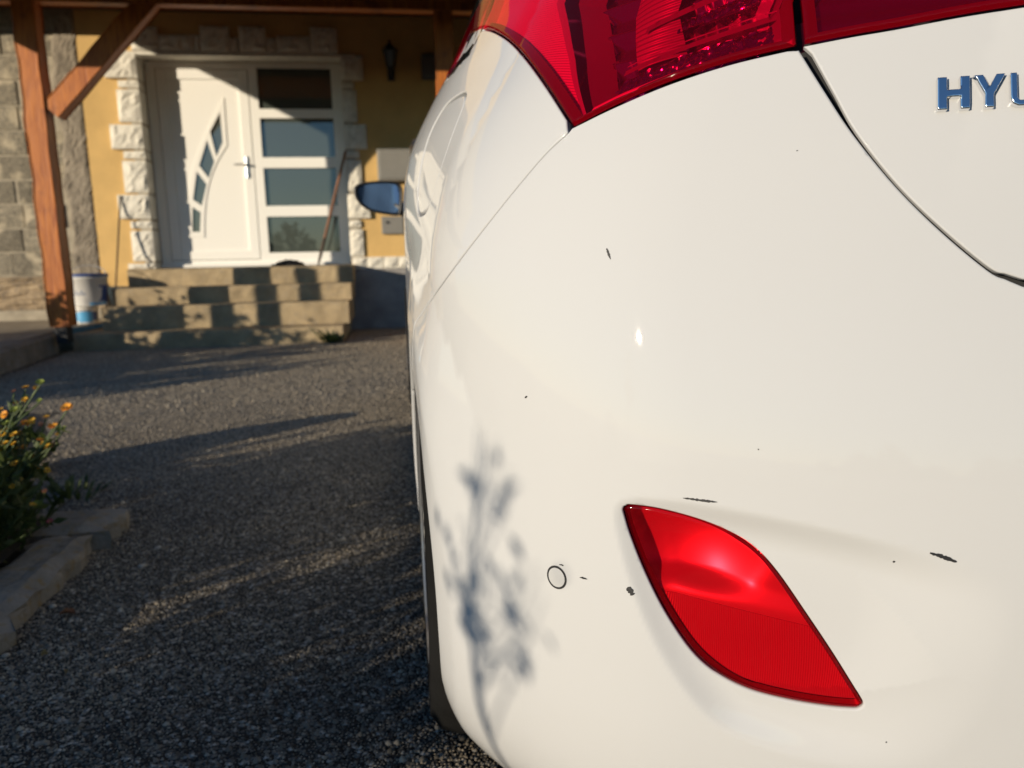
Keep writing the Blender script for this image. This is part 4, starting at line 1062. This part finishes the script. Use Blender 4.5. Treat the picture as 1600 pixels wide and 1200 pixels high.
# ---- scratches and chips down to the dark plastic
def scratch(pts, w0, seed):
    r2 = np.random.default_rng(seed); c = skins(smooth_curve(pts, 5)); n = len(c); t = np.gradient(c, axis=0); t /= np.linalg.norm(t, axis=1)[:, None]; nr = np.stack([-t[:, 1], t[:, 0]], 1)
    ww = 1.35*w0*np.sin(np.linspace(.12, math.pi-.12, n))**.6*r2.uniform(.55, 1.25, n)
    A_ = c+nr*ww[:, None]; B_ = c-nr*(ww*r2.uniform(.6, 1.1, n))[:, None]; Q = np.vstack([A_, c, B_])
    P = S1(Q[:, 0], Q[:, 1])+normals(Q[:, 0], Q[:, 1], S1)[0]*.00035
    F = [(j*n+i, j*n+i+1, (j+1)*n+i+1, (j+1)*n+i) for j in range(2) for i in range(n-1)]
    mesh('paint_scratch', P, F, M['chip'], bump)
scratch([(948, 388), (951, 396), (954, 405)], .0010, 1)
scratch([(820, 621.5), (824, 619)], .0009, 2)
scratch([(1067, 778), (1080, 779.5), (1095, 781.5), (1108, 783), (1121, 784.5)], .0010, 3)
scratch([(1453, 864), (1468, 868), (1482, 873), (1495, 878)], .0014, 4)
scratch([(980, 918), (985, 923), (989, 930)], .0030, 5)
scratch([(906, 902), (912, 903), (918, 905)], .0008, 6)
scratch([(874, 882), (878, 882.5), (881, 884)], .0006, 7)
scratch([(1398, 880), (1401, 882)], .0009, 8)
scratch([(1184, 701.5), (1186, 702.5)], .0005, 9)
scratch([(1385, 1163), (1387, 1164)], .0007, 10)
scratch([(1244, 236), (1247, 235)], .0004, 11)
# ---- raised chrome lettering on the tailgate
STROKES = {'H': [[(0, 0), (.26, 0), (.26, .38), (.60, .38), (.60, 0), (.86, 0), (.86, 1), (.60, 1), (.60, .61), (.26, .61), (.26, 1), (0, 1)]],
           'Y': [[(.34, 0), (.61, 0), (.61, .40), (.95, 1), (.67, 1), (.475, .63), (.28, 1), (0, 1), (.34, .40)]],
           'U': [[(0, .22), (.06, .07), (.2, 0), (.66, 0), (.80, .07), (.86, .22), (.86, 1), (.66, 1), (.66, .26), (.60, .18), (.26, .18), (.2, .26), (.2, 1), (0, 1)]],
           'N': [[(0, 0), (.2, 0), (.2, .68), (.64, 0), (.86, 0), (.86, 1), (.66, 1), (.66, .34), (.23, 1), (0, 1)]],
           'D': [[(0, 0), (.58, 0), (.78, .08), (.86, .24), (.86, .76), (.78, .92), (.58, 1), (0, 1)], [(.2, .18), (.55, .18), (.66, .27), (.66, .73), (.55, .82), (.2, .82)]],
           'A': [[(0, 0), (.22, 0), (.31, .22), (.64, .22), (.73, 0), (.95, 0), (.58, 1), (.37, 1)], [(.375, .385), (.575, .385), (.475, .67)]],
           'I': [[(0, 0), (.2, 0), (.2, 1), (0, 1)]]}
l0 = skin(1463, 175); l1 = skin(1463, 124.5); hL = l1[1]-l0[1]
r0_ = skin(1545, 170.5)
slope = (r0_[1]-l0[1])/(r0_[0]-l0[0])
sx = l0[0]; 
def letter(ch, s0, hgt, wd):
    P2 = STROKES[ch]; mk = lambda q: np.array([(s0-u*wd+(l1[0]-l0[0])*v, l0[1]+slope*(s0-u*wd-l0[0])*1. + v*hgt) for u, v in q])
    pl = mk(P2[0]); hs = [mk(q) for q in P2[1:]]
    o = panel('letter', pl, M['chrome'], tail, h=.01, gap=0., edge=.0012, off=.0042, holes=hs, skirt=.0042, hb=.003)
wd = (l0[0]-skin(1514, 172)[0])/.86
pos = sx
for ch in 'HYUNDAI':
    letter(ch, pos, hL, wd); pos -= wd*({'Y': 1.0, 'A': 1.0, 'I': .25}.get(ch, .86)+.09)
# ---- doors, front wing, nose, glass: simple panels on the same skin
FA = np.array([PS[np.argmin(np.abs(PY[:int(len(PY)*.5)]-3.42))] if False else np.interp(3.42, PY, PS), .315])
d2 = 2.72; d3 = 3.55
zlo = .24
def both(nm, poly, mat, h=.05, **k):
    a = panel(nm, poly, mat, car, h=h, hb=.02, **k); b = panel(nm, mir(poly), mat, car, h=h, hb=.02, **k); return a, b
rd = np.vstack([[(doorS, 1.03), (doorS, .80), (doorS-.06, .62)], arch(AC, AR, math.radians(28), math.radians(-8), 10), [(doorS-.26, zlo), (d2, zlo), (d2, 1.03)]])
rda, rdb = both('rear_door', rd, M['paint'])
fda, fdb = both('front_door', [(d2, zlo), (d3, zlo), (d3+.10, .62), (d3+.06, 1.0), (d2, 1.03)], M['paint'])
se = np.interp(4.0, PY[:len(PY)], PS)
fw_ = np.vstack([[(d3, zlo), (d3+.10, .62), (d3+.06, 1.0), (FA[0]+.2, .93), (FA[0]+.55, .80), (FA[0]+.50, .60)], arch(FA, AR, math.radians(50), math.radians(190), 20)])
both('front_wing', fw_, M['paint'])
nz_ = np.vstack([[(FA[0]+.50, .60), (FA[0]+.55, .80), (SMAX, .80), (SMAX, .2), (FA[0]+.40, .2)], arch(FA, AR, math.radians(-12), math.radians(50), 12)])
both('front_bumper', nz_, M['paint'])
sill_ = [(AC[0]+.40, .17), (FA[0]-.38, .17), (FA[0]-.38, .235), (AC[0]+.36, .235)]
both('side_sill', sill_, M['paint'])
# bonnet, roof and glass as lofts between skin rings
def ring(z, ins=0., s0=0., s1=None, n=60):
    s = np.linspace(s0, SMAX if s1 is None else s1, n); P = S0(s, np.full(n, z)); return P
def loft(nm, P, Q, mat, m=6, bulge=0.):
    n = len(P); V = []; F = []
    for j in range(m+1):
        t = j/m; V += [tuple(a*(1-t)+b*t+np.array([0, 0, bulge*4*t*(1-t)])) for a, b in zip(P, Q)]
    for j in range(m):
        for i in range(n-1): a = j*n+i; F.append((a, a+1, a+n+1, a+n))
    return mesh(nm, V, F, mat, car, True)
def mx_(P): Q = P.copy(); Q[:, 0] = 2*CAR_X-Q[:, 0]; return Q
# glasshouse skin
def band_z(nm, mat, s0, s1, z0, z1, mirror=True):
    p = [(s0, z0), (s1, z0), (s1-(.0), z1), (s0, z1)]
    both(nm, p, mat, h=.06, gap=.003, edge=.002)
tl = top_l[0]
both('rear_pillar', [(.62, 1.40), (.62, 1.195), (sL[0][0], 1.195), (tl+.036, 1.170), (tl+.110, 1.127), (tl+.146, 1.076), (tl+.125, 1.049), (1.28, 1.049), (1.28, 1.40)], M['paint'], h=.05, gap=.003, edge=.002)
band_z('rear_side_window', M['window_glass'], 1.285, 2.70, 1.04, 1.40)
band_z('front_side_window', M['window_glass'], 2.72, 3.75, 1.04, 1.40)
band_z('windscreen_pillar', M['paint'], 3.755, 4.35, 1.04, 1.40)
wn = np.array([(0, 1.19), (.60, 1.19), (.56, 1.40), (0, 1.40)])
panel('rear_window', np.vstack([wn, mir(wn)[1:-1]]), M['window_glass'], car, h=.05, hb=.02)
P = ring(1.40, n=90); loft('roof', P, mx_(P), M['paint'], 12, .06)
P = ring(.80, s0=FA[0]+.55, n=40); Q = ring(1.0, s0=FA[0]+.10, n=40)
loft('bonnet', P, Q, M['paint'], 8); loft('bonnet', mx_(P), mx_(Q), M['paint'], 8)
P = ring(1.0, s0=4.36, n=40); Q = ring(1.40, s0=4.36, n=40); loft('windscreen', P, Q, M['window_glass'], 6); loft('windscreen', mx_(P), mx_(Q), M['window_glass'], 6)
# dark inner shell behind all shut lines (open at the wheels and lamps)
def shell():
    s = np.arange(-SMAX, SMAX, .03); z = np.arange(.16, 1.42, .02)
    gs, gz = np.meshgrid(s, z, indexing='ij'); P = S0(gs, gz)-normals(gs, gz, S0)[0]*.016
    ns, nz2 = gs.shape; F = []
    cs = np.stack([(np.abs(gs[:-1, :-1]+.015)).ravel(), (gz[:-1, :-1]+.01).ravel()], 1)
    bad = (np.hypot(cs[:, 0]-AC[0], cs[:, 1]-AC[1]) < AR-.005) | (np.hypot(cs[:, 0]-FA[0], cs[:, 1]-FA[1]) < AR-.005)
    bad |= inside(cs, offset_poly(POCKET if area(POCKET) > 0 else POCKET[::-1], -.02))
    for q in (lampO, innL): bad |= inside(cs, offset_poly(q if area(q) > 0 else q[::-1], .004))
    bad |= cs[:, 1] > 1.04
    bad = bad.reshape(ns-1, nz2-1)
    for i in range(ns-1):
        for j in range(nz2-1):
            if not bad[i, j]: a = i*nz2+j; F.append((a, a+nz2, a+nz2+1, a+1))
    mesh('inner_shell', P.reshape(-1, 3), F, M['liner'], car, True)
shell()
box('underbody', CAR_X-.74, CAR_X+.74, CAR_Y+.30, CAR_Y+4.0, .19, .24, M['liner'], car)
box('lamp_bulkhead', CAR_X-.52, CAR_X+.52, CAR_Y+.44, CAR_Y+.47, .25, 1.12, M['liner'], car)
# wheels and arch linings
def wheel(px, py, sg):
    t = empty('wheel', (px, py, .315)); t.parent = car
    mt = Matrix.Rotation(R(90), 4, 'Y')
    bm = bmesh.new(); pr = [(.205, -.10), (.285, -.105), (.305, -.09), (.315, -.06), (.3155, -.02), (.3155, .02), (.315, .06), (.305, .09), (.285, .105), (.205, .10)]
    rings = []
    for r0, zz in pr: rings.append([bm.verts.new(mt @ Vector((r0*math.cos(2*math.pi*k/48), r0*math.sin(2*math.pi*k/48), zz))) for k in range(48)])
    for a, b in zip(rings, rings[1:]):
        for k in range(48): bm.faces.new((a[k], a[(k+1) % 48], b[(k+1) % 48], b[k]))
    bm_obj('tyre', bm, M['rubber'], t, True)
    bm = bmesh.new()
    for q in (-.065, -.035, 0, .035, .065):
        pass
    lathe(bm, [(.207, -.10), (.212, -.104), (.205, -.095), (.19, -.07), (.19, .07), (.205, .10)], n=40, mtx=mt, caps=False); lathe(bm, [(.192, .005), (.192, -.005)], n=40, mtx=mt)
    for k in range(10):
        a = 2*math.pi*k/10; m2 = Matrix.Rotation(a, 4, 'X')
        add_box(bm, -sg*.0-.085*(1 if sg > 0 else 1)*1+.0 if sg > 0 else .06, -.06 if sg > 0 else .085, -.018, .018, .05, .2, .004, m2)
    lathe(bm, [(.045, -.094), (.06, -.085), (.06, .085), (.045, .094)], n=20, mtx=mt)
    bm_obj('rim', bm, M['alloy'], t)
for yc in (CAR_Y+.765, CAR_Y+3.42):
    for sg in (1, -1): wheel(CAR_X-sg*.799, yc, sg)
def archliner(c, sg):
    n = 20; V = []; F = []
    yc = np.interp(c[0], PS, PY)+CAR_Y
    for i in range(n+1):
        t = math.pi*1.15*i/n-.23
        for xx in (.855, .62): V.append((CAR_X-sg*xx, yc+.35*math.cos(t), .315+.35*math.sin(t)))
    for i in range(n): F.append((2*i, 2*i+1, 2*i+3, 2*i+2))
    mesh('wheel_arch_liner', V, F, M['plastic_black'], car, True)
for c in (AC, FA):
    for sg in (1, -1): archliner(c, sg)
# door handle (chrome, seen end-on) and wing mirrors
def handle(y, z):
    x = S0(np.array([np.interp(y, PY, PS)]), np.array([z]))[0][0]
    bm = bmesh.new(); n = 14
    tube(bm, [(x+.012, CAR_Y+y-.11, z), (x-.012, CAR_Y+y-.10, z+.004), (x-.026, CAR_Y+y-.06, z+.006), (x-.028, CAR_Y+y+.04, z+.006), (x-.014, CAR_Y+y+.10, z+.004), (x+.01, CAR_Y+y+.115, z)], [.010, .012, .013, .013, .012, .010], 12)
    for v in bm.verts: v.co.z = z+(v.co.z-z)*2.0
    return bm_obj('door_handle', bm, M['dark_chrome'], rda, True)
handle(1.62, 1.005); h_ = handle(2.62, .99)
for o in (h_,): o.parent = fda
def mirror(sg):
    ym = 3.28
    pts = [(553, 296), (557, 289), (575, 284), (600, 282.5), (620, 284), (627, 291), (629, 305), (627, 330), (622, 336), (600, 334), (578, 329), (563, 319), (555, 307)]
    P0 = np.array([at(px, py, Y=ym) for px, py in smooth_curve(pts+pts[:1], 3)[:-1]])
    c = P0.mean(0)
    t = empty('wing_mirror', tuple(c)); t.parent = car
    bm = bmesh.new(); prof = [(1., 0.), (1.02, .012), (1.0, .05), (.88, .10), (.62, .135), (.3, .15)]
    rings = []
    for k, d in prof: rings.append([bm.verts.new(Vector((p[0]-c[0], 0, p[2]-c[2]))*k + Vector((0, d, 0))) for p in P0])
    n = len(P0)
    inn = [bm.verts.new(Vector((p[0]-c[0], 0, p[2]-c[2]))*.90+Vector((0, .004, 0))) for p in P0]; inn2 = [bm.verts.new(Vector((p[0]-c[0], 0, p[2]-c[2]))*.88+Vector((0, .018, 0))) for p in P0]
    rings = [inn2, inn]+rings
    for a, b in zip(rings, rings[1:]):
        for k in range(n): bm.faces.new((a[k], a[(k+1) % n], b[(k+1) % n], b[k]))
    bm.faces.new(rings[-1])
    bmesh.ops.recalc_face_normals(bm, faces=bm.faces)
    tube(bm, [(.06, .05, -.03), (.10, .05, -.055), (.14, .05, -.08)], [.03, .026, .03], 8)
    bm_obj('mirror_housing', bm, M['plastic_black'], t, True)
    # glass tilted a little up and outwards
    V = [((p[0]-c[0])*.85, .016+.05*(p[0]-c[0])-.08*(p[2]-c[2]), (p[2]-c[2])*.85) for p in P0]; V.append((0, .016, 0))
    mesh('mirror_glass', V, [(i, (i+1) % n, n) for i in range(n)], M['mirror_glass'], t)
    if sg < 0:
        t.location.x = 2*CAR_X-c[0]; t.scale.x = -1
mirror(1); mirror(-1)

# ------------------------------------------------------------------ plants
def leaf_quads(V, F, p, d, ln, wd, rng_):
    d = d/np.linalg.norm(d); a = np.cross(d, rng_.normal(0, 1, 3)); a /= np.linalg.norm(a); n = np.cross(d, a)
    k = len(V); V += [p, p+d*ln*.45+a*wd+n*ln*.06, p+d*ln, p+d*ln*.45-a*wd+n*ln*.06]; F.append((k, k+1, k+2, k+3))
def bush(name, c, h, wr, n, label, cat, ls=.05, seed=1, group=None, stems=7, mat='leaf', gap=.5, sq=1.):
    r2 = np.random.default_rng(seed)
    t = empty(name, c, label, cat, group)
    bm = bmesh.new(); tips = []
    for k in range(stems):
        a = r2.uniform(0, 2*math.pi); rr = wr*math.sqrt(r2.uniform(0, 1)); hh = h*r2.uniform(.55, 1.)
        p = [np.array([rr*.15*math.cos(a), rr*.15*math.sin(a), 0]), np.array([rr*.55*math.cos(a), rr*.55*math.sin(a), hh*.5])+r2.normal(0, .03, 3), np.array([rr*math.cos(a), rr*math.sin(a), hh])]
        tube(bm, p, [.008*h+.003, .006*h+.002, .002], 5); tips.append(p)
        for b in range(3):
            q = p[1]*(1-b*.3)+p[2]*b*.3; e = q+r2.normal(0, 1, 3)*[wr*.3, wr*.3, h*.12]+[0, 0, h*.08]; tube(bm, [q, e], [.003, .0015], 4); tips.append([q, (q+e)/2, e])
    bm_obj('stems', bm, M['stem'], t)
    V = []; F = []
    for k in range(n):
        p = tips[r2.integers(len(tips))]; u = r2.uniform(.15, 1.); q = p[0]*(1-u)**2+2*u*(1-u)*p[1]+u*u*p[2]+r2.normal(0, ls*gap, 3)
        q[2] = max(q[2], .01)
        leaf_quads(V, F, q, r2.normal(0, 1, 3)+[0, 0, .5], ls*r2.uniform(.6, 1.3), ls*.28*sq, r2)
    mesh('leaves', V, F, M[mat], t)
    return t
def flower_bm(rad, kind, r2):
    V = []; F = []
    n = 14
    for lay in range(2):
        for k in range(n):
            a = 2*math.pi*(k+.5*lay)/n+r2.normal(0, .06); d = np.array([math.cos(a), math.sin(a), .22+.35*lay+r2.normal(0, .08)]); sd = np.array([-math.sin(a), math.cos(a), 0]); L_ = rad*(1-.22*lay)*r2.uniform(.85, 1.05)
            b = d*rad*.18; w0 = rad*.10; w1 = rad*.16; q = len(V)
            V += [b-sd*w0, b+sd*w0, b+d*L_*.6+sd*w1, b+d*L_*.85, b+d*L_*.6-sd*w1]; F.append((q, q+1, q+2, q+3, q+4))
    return V, F
FCOL = {'y': 'petal_y', 'o': 'petal_o', 'p': 'petal_p', 'r': 'petal_r', 'g': 'bud'}
def marigold(base, h, wr, flowers, label, seed, nleaf=230):
    nleaf = int(nleaf*2.4)
    t = bush('marigold_plant', (base[0], base[1], .06), h, wr, nleaf, label, 'flower plant', ls=.042, seed=seed, group='marigolds in the flower bed', stems=9, gap=.5, sq=.85)
    r2 = np.random.default_rng(seed+50)
    for px, py, kd, sz in flowers:
        Y = base[1]+r2.uniform(-.08, .08); p = at(px, py, Y=Y); lp = np.array([p[0]-base[0], p[1]-base[1], p[2]-.06])
        rad = sz*2.2/1200/2*.95
        tl = r2.normal(0, .25, 2)
        mt = (Matrix.Rotation(.35+tl[0], 4, 'X') @ Matrix.Rotation(tl[1], 4, 'Y'))
        V, F = flower_bm(rad, kd, r2)
        f = mesh('flower', [mt @ Vector(v) for v in V], F, M[FCOL[kd]], t); f.location = tuple(lp)
        bm = bmesh.new(); bmesh.ops.create_uvsphere(bm, u_segments=8, v_segments=5, radius=rad*.3)
        for v in bm.verts: v.co.z = v.co.z*.5+rad*.12; v.co = mt @ v.co
        bm_obj('flower_eye', bm, M['disc' if kd in 'yop' else 'bud'], f)
        bm = bmesh.new(); b0 = np.array([lp[0]*.25, lp[1]*.3, 0]); cv = r2.normal(0, .025, 3)*[1, 1, .3]; tube(bm, [b0-lp, (b0-lp)*.6+cv, (b0-lp)*.25+cv*.8, [0, 0, -.004]], [.004, .003, .0025, .002], 5); bm_obj('flower_stalk', bm, M['stem'], f)
        V = []; F = []
        for q in range(16):
            u = r2.uniform(.12, .95); leaf_quads(V, F, (b0-lp)*u+cv*np.sin(u*3.)+r2.normal(0, .012, 3), r2.normal(0, 1, 3)+[0, 0, .6], r2.uniform(.025, .05), .008, r2)
        mesh('stalk_leaves', V, F, M['leaf'], f)
marigold((-1.20, 2.02), .40, .16, [(105, 638, 'o', 19), (83, 667, 'o', 17), (63, 598, 'g', 14), (72, 652, 'y', 11), (100, 670, 'g', 10), (54, 714, 'o', 11), (62, 626, 'g', 9), (75, 698, 'y', 11), (90, 679, 'y', 8), (61, 711, 'o', 10), (63, 688, 'o', 12), (83, 695, 'p', 9), (66, 693, 'y', 8), (76, 694, 'y', 9), (79, 697, 'g', 10)], 'orange marigold with one flower held out to the right over the asphalt', 11, 300)
marigold((-1.27, 2.12), .42, .15, [(40, 606, 'y', 14), (56, 607, 'y', 11), (22, 612, 'p', 10), (40, 662, 'o', 15), (48, 654, 'y', 11), (40, 620, 'g', 10), (38, 699, 'o', 11), (25, 702, 'y', 11), (52, 656, 'y', 9), (50, 660, 'y', 12), (39, 625, 'y', 12), (65, 664, 'p', 12), (32, 677, 'o', 12), (38, 680, 'o', 9), (34, 664, 'y', 8), (25, 630, 'o', 10)], 'tallest yellow marigold at the back of the flower bed', 12, 300)
marigold((-1.16, 1.78), .36, .18, [(8, 648, 'o', 12), (3, 679, 'y', 12), (8, 694, 'y', 12), (22, 640, 'g', 12), (10, 662, 'g', 12), (16, 718, 'g', 11), (22, 693, 'y', 9), (2, 702, 'y', 11), (8, 673, 'y', 11), (23, 725, 'y', 12), (6, 691, 'y', 8), (22, 679, 'y', 12), (19, 760, 'y', 8)], 'yellow marigold cut by the frame edge at the near side of the flowers', 13, 300)
marigold((-1.07, 1.93), .22, .16, [(17, 785, 'p', 16), (58, 789, 'g', 17), (78, 815, 'r', 10), (25, 745, 'g', 12), (70, 767, 'p', 9), (51, 789, 'y', 10), (59, 731, 'y', 10), (74, 735, 'y', 10), (31, 750, 'y', 10), (39, 779, 'g', 11)], 'low marigold with faded pink blooms above the kerb slab', 14, 260)
marigold((-1.13, 2.20), .24, .14, [(30, 720, 'g', 10), (66, 735, 'p', 9)], 'low leafy marigold without open flowers beside the short kerb slab', 15, 220)
marigold((-1.42, 2.25), .34, .2, [(2, 640, 'y', 10)], 'bushy marigold at the far left end of the flower bed', 16, 260)
def tuft(name, c, h, n, label, cat, seed, wr=.05, mat='leaf'):
    r2 = np.random.default_rng(seed); V = []; F = []
    for k in range(n):
        a = r2.uniform(0, 2*math.pi); b = np.array([math.cos(a), math.sin(a), 0])*wr*r2.uniform(0, 1); d = np.array([math.cos(a)*.5, math.sin(a)*.5, 1.])+r2.normal(0, .25, 3); L_ = h*r2.uniform(.5, 1); s = np.cross(d, [0, 0, 1.]); s = s/(np.linalg.norm(s)+1e-6)*.006
        q = len(V); m = b+d*L_*.55; e = b+d*L_+np.array([d[0], d[1], -.3])*L_*.25; V += [b-s, b+s, m+s*1.3, e, m-s*1.3]; F.append((q, q+1, q+2, q+3, q+4))
    o = mesh(name, V, F, M[mat], loc=c); return tag(o, label, cat)
tuft('weed_tuft', (at(517, 538, Z=0)[0], 7.10, 0), .13, 60, 'small green weed growing at the foot of the lowest step', 'weed', 3, .07)
p = at(120, 775, Z=.0); tuft('grass_tuft', (p[0]-.03, p[1], 0), .05, 50, 'low grass tuft growing just beyond the end of the kerb slab', 'grass tuft', 4, .12)
p = at(70, 795, Z=.06); tuft('grass_tuft', (p[0]-.05, p[1]-.12, .05), .10, 60, 'grass tuft inside the flower bed against the short kerb slab', 'grass tuft', 5, .10)
# stones, leaves and litter
def stone(name, c, r0, label, cat, mat, seed, group=None, sq=.6):
    r2 = np.random.default_rng(seed); bm = bmesh.new(); bmesh.ops.create_icosphere(bm, subdivisions=2, radius=r0)
    for v in bm.verts: v.co = v.co*(1+.16*math.sin(v.co.x/r0*3+seed)*math.cos(v.co.y/r0*2.3+seed)+r2.normal(0, .03)); v.co.z = max(v.co.z*sq, -r0*.25)
    o = bm_obj(name, bm, mat, None, True); o.location = (c[0], c[1], c[2]+r0*.24); return tag(o, label, cat, group)
p = at(4, 603, Y=2.9); stone('garden_stone', (p[0]-.04, 2.9, .05), .15, 'grey rounded stone at the left edge behind the marigolds', 'stone', M['rock'], 2, sq=1.3)
p = at(82, 949, Z=0); stone('pebble', p, .009, 'pale round pebble on the asphalt beside the dry orange leaf', 'pebble', M['pebble'], 4)
p = at(247, 857, Z=0); stone('pebble', p, .009, 'pale pebble alone on the asphalt right of the kerb corner', 'pebble', M['pebble'], 6)
p = at(222, 886, Z=0); stone('pebble', p, .010, 'flat grey pebble on the asphalt in front of the kerb end', 'pebble', M['pebble'], 8)
p = at(8, 1026, Z=0); stone('pebble', p, .008, 'small pebble near the lower left edge by the kerb foot', 'pebble', M['pebble'], 9)
def dleaf(px, py, sz, mat, label, seed):
    r2 = np.random.default_rng(seed); p = at(px, py, Z=.004); a = r2.uniform(0, 6); V = []; F = []
    n = 9
    for i in range(n):
        t = i/(n-1); w0 = sz*.32*math.sin(math.pi*t)**.8*(1+.2*math.sin(9*t)); z = .006*math.sin(math.pi*t)+.004
        V += [(sz*(t-.5), -w0, z+.006*r2.random()), (sz*(t-.5), 0, z*.5), (sz*(t-.5), w0, z+.006*r2.random())]
    for i in range(n-1):
        for j in range(2): q = i*3+j; F.append((q, q+1, q+4, q+3))
    o = mesh('dry_leaf', V, F, M[mat]); o.location = p; o.rotation_euler = (0, 0, a); return tag(o, label, 'leaf', 'dry leaves on the ground')
dleaf(106, 961, .032, 'dry_leaf', 'largest dry orange leaf lying flat on the dark asphalt', 1)
dleaf(104, 888, .022, 'dry_leaf', 'dry orange leaf against the foot of the kerb slab, middle one of the row', 2)
dleaf(88, 905, .016, 'dry_leaf', 'small curled orange leaf below the middle of the kerb slab', 3)
dleaf(67, 932, .018, 'dry_leaf', 'dry brown leaf at the kerb foot left of the pale pebble', 4)
dleaf(35, 968, .022, 'dry_leaf', 'orange leaf at the kerb foot near the left edge', 5)
dleaf(48, 948, .014, 'dry_leaf', 'tiny red brown leaf between two leaves at the kerb foot', 6)
dleaf(70, 1026, .012, 'dry_leaf_b', 'straw coloured leaf scrap on the asphalt away from the kerb', 7)
dleaf(104, 1054, .012, 'dry_leaf_b', 'straw coloured leaf scrap nearest the bottom edge', 8)
dleaf(190, 812, .03, 'dry_leaf', 'brown leaf tucked against the kerb corner', 9)
dleaf(63, 797, .02, 'dry_leaf', 'orange leaf lying on the soil behind the kerb slab', 10)

# garden on the sun's side: shrubs beside the drive, plus added unseen posts (they throw the shadows on the drive and the steps)
n_ = 0
for (x, y, h, wr, n, ls) in ((-1.55, 1.15, .42, .30, 420, .06), (-1.5, .65, .38, .28, 380, .06), (-1.6, .1, .40, .30, 380, .06), (-2.3, .9, .55, .4, 420, .07), (-2.2, -.2, .55, .4, 420, .07), (-2.9, -.9, .6, .45, 420, .07),
                         (-2.6, 1.75, .45, .32, 420, .065), (-3.0, 1.0, .6, .4, 420, .07)):
    n_ += 1
    bush('garden_shrub', (x, y, .05), h, wr, n, 'leafy green shrub in the flower bed beside the drive', 'shrub', ls=ls, seed=100+n_, group='shrubs in the flower bed', stems=12)
for (x, y, h, wr, n, ls) in ((-3.6, 3.6, .62, .45, 520, .08), (-3.9, 4.5, .74, .5, 700, .08), (-4.5, 5.0, .90, .6, 1000, .09), (-3.6, 4.1, .5, .4, 420, .08), (-4.6, 5.9, .92, .45, 700, .09), (-5.3, 5.5, .8, .5, 380, .09)):
    n_ += 1
    bush('path_shrub', (x, y, .05), h, wr, n, 'broad green shrub beside the path left of the house steps', 'shrub', ls=ls, seed=100+n_, group='shrubs beside the path', stems=12, mat='leaf_b')
def tall_weed(c):
    r2 = np.random.default_rng(5); t = empty('tall_weed', c, 'tall thin weed with a feathery top in the flower bed near the car', 'weed')
    bm = bmesh.new(); tips = []
    U = np.array([math.cos(SUN_AZ), -math.sin(SUN_AZ), 0]); Dv = np.array([math.sin(SUN_AZ), math.cos(SUN_AZ), 0])
    P_ = lambda u, z: U*u+np.array([0, 0, z*1.065])
    main = [P_(0, 0), P_(.006, .3), P_(-.004, .60), P_(.004, .74), P_(.02, .92)]
    tube(bm, main, [.007, .006, .005, .003, .0015], 6)
    for k in range(11):
        z = r2.uniform(.56, .72); u1 = r2.uniform(-.045, .115); e = P_(u1, .70+.13*r2.random()+.25*max(0, .05-u1))+Dv*r2.normal(0, .04); b0 = P_(0, z)
        tube(bm, [b0, (b0+e)/2+[0, 0, -.012], e], [.0025, .002, .001], 4); tips.append((b0, e)); tips.append((b0, e))
    for k in range(6):
        z = r2.uniform(.76, .84); e = P_(r2.uniform(-.012, .072), r2.uniform(.86, .95))+Dv*r2.normal(0, .03); b0 = P_(.01, z)
        tube(bm, [b0, (b0+e)/2, e], [.002, .0016, .001], 4); tips.append((b0, e))
    bm_obj('stems', bm, M['stem'], t); V = []; F = []
    for k in range(72):
        b0, e = tips[r2.integers(len(tips))]; u = r2.uniform(.4, 1.05); q = b0*(1-u)+e*u+r2.normal(0, .012, 3); leaf_quads(V, F, q, r2.normal(0, 1, 3), r2.uniform(.02, .042), .008, r2)
    mesh('leaves', V, F, M['leaf'], t)
LW = 2.65
tall_weed((.05-LW*math.sin(SUN_AZ), .81-LW*math.cos(SUN_AZ), .05))
for k, (x, y, lb) in enumerate(((-3.80, 5.50, 'unseen square timber post nearer the drive, added to shade the steps'), (-4.28, 5.45, 'unseen square timber post farther from the drive, added to shade the steps'))):
    o = box('shadow_post', -.05, .05, -.05, .05, 0, 1.24, M['wood'], None, .008); o.location = (x, y, .17); tag(o, lb, 'post', 'added posts out of view')  # unseen posts, added to cast the bar shadows on the steps
# distant hedge line behind the viewer, mirrored in the door glass
V = []; F = []; r2 = np.random.default_rng(77)
for k in range(5000):
    x = r2.uniform(-14, 30); hh = 1.6+1.0*math.sin(x*.6)+.6*math.sin(x*1.7+1); leaf_quads(V, F, np.array([x, -38+r2.normal(0, .8), max(.05, hh*r2.uniform(0, 1))]), r2.normal(0, 1, 3), .5, .16, r2)
tag(mesh('hedge_line', V, F, M['leaf']), 'distant dark hedge across the road', 'hedge', kind='stuff')
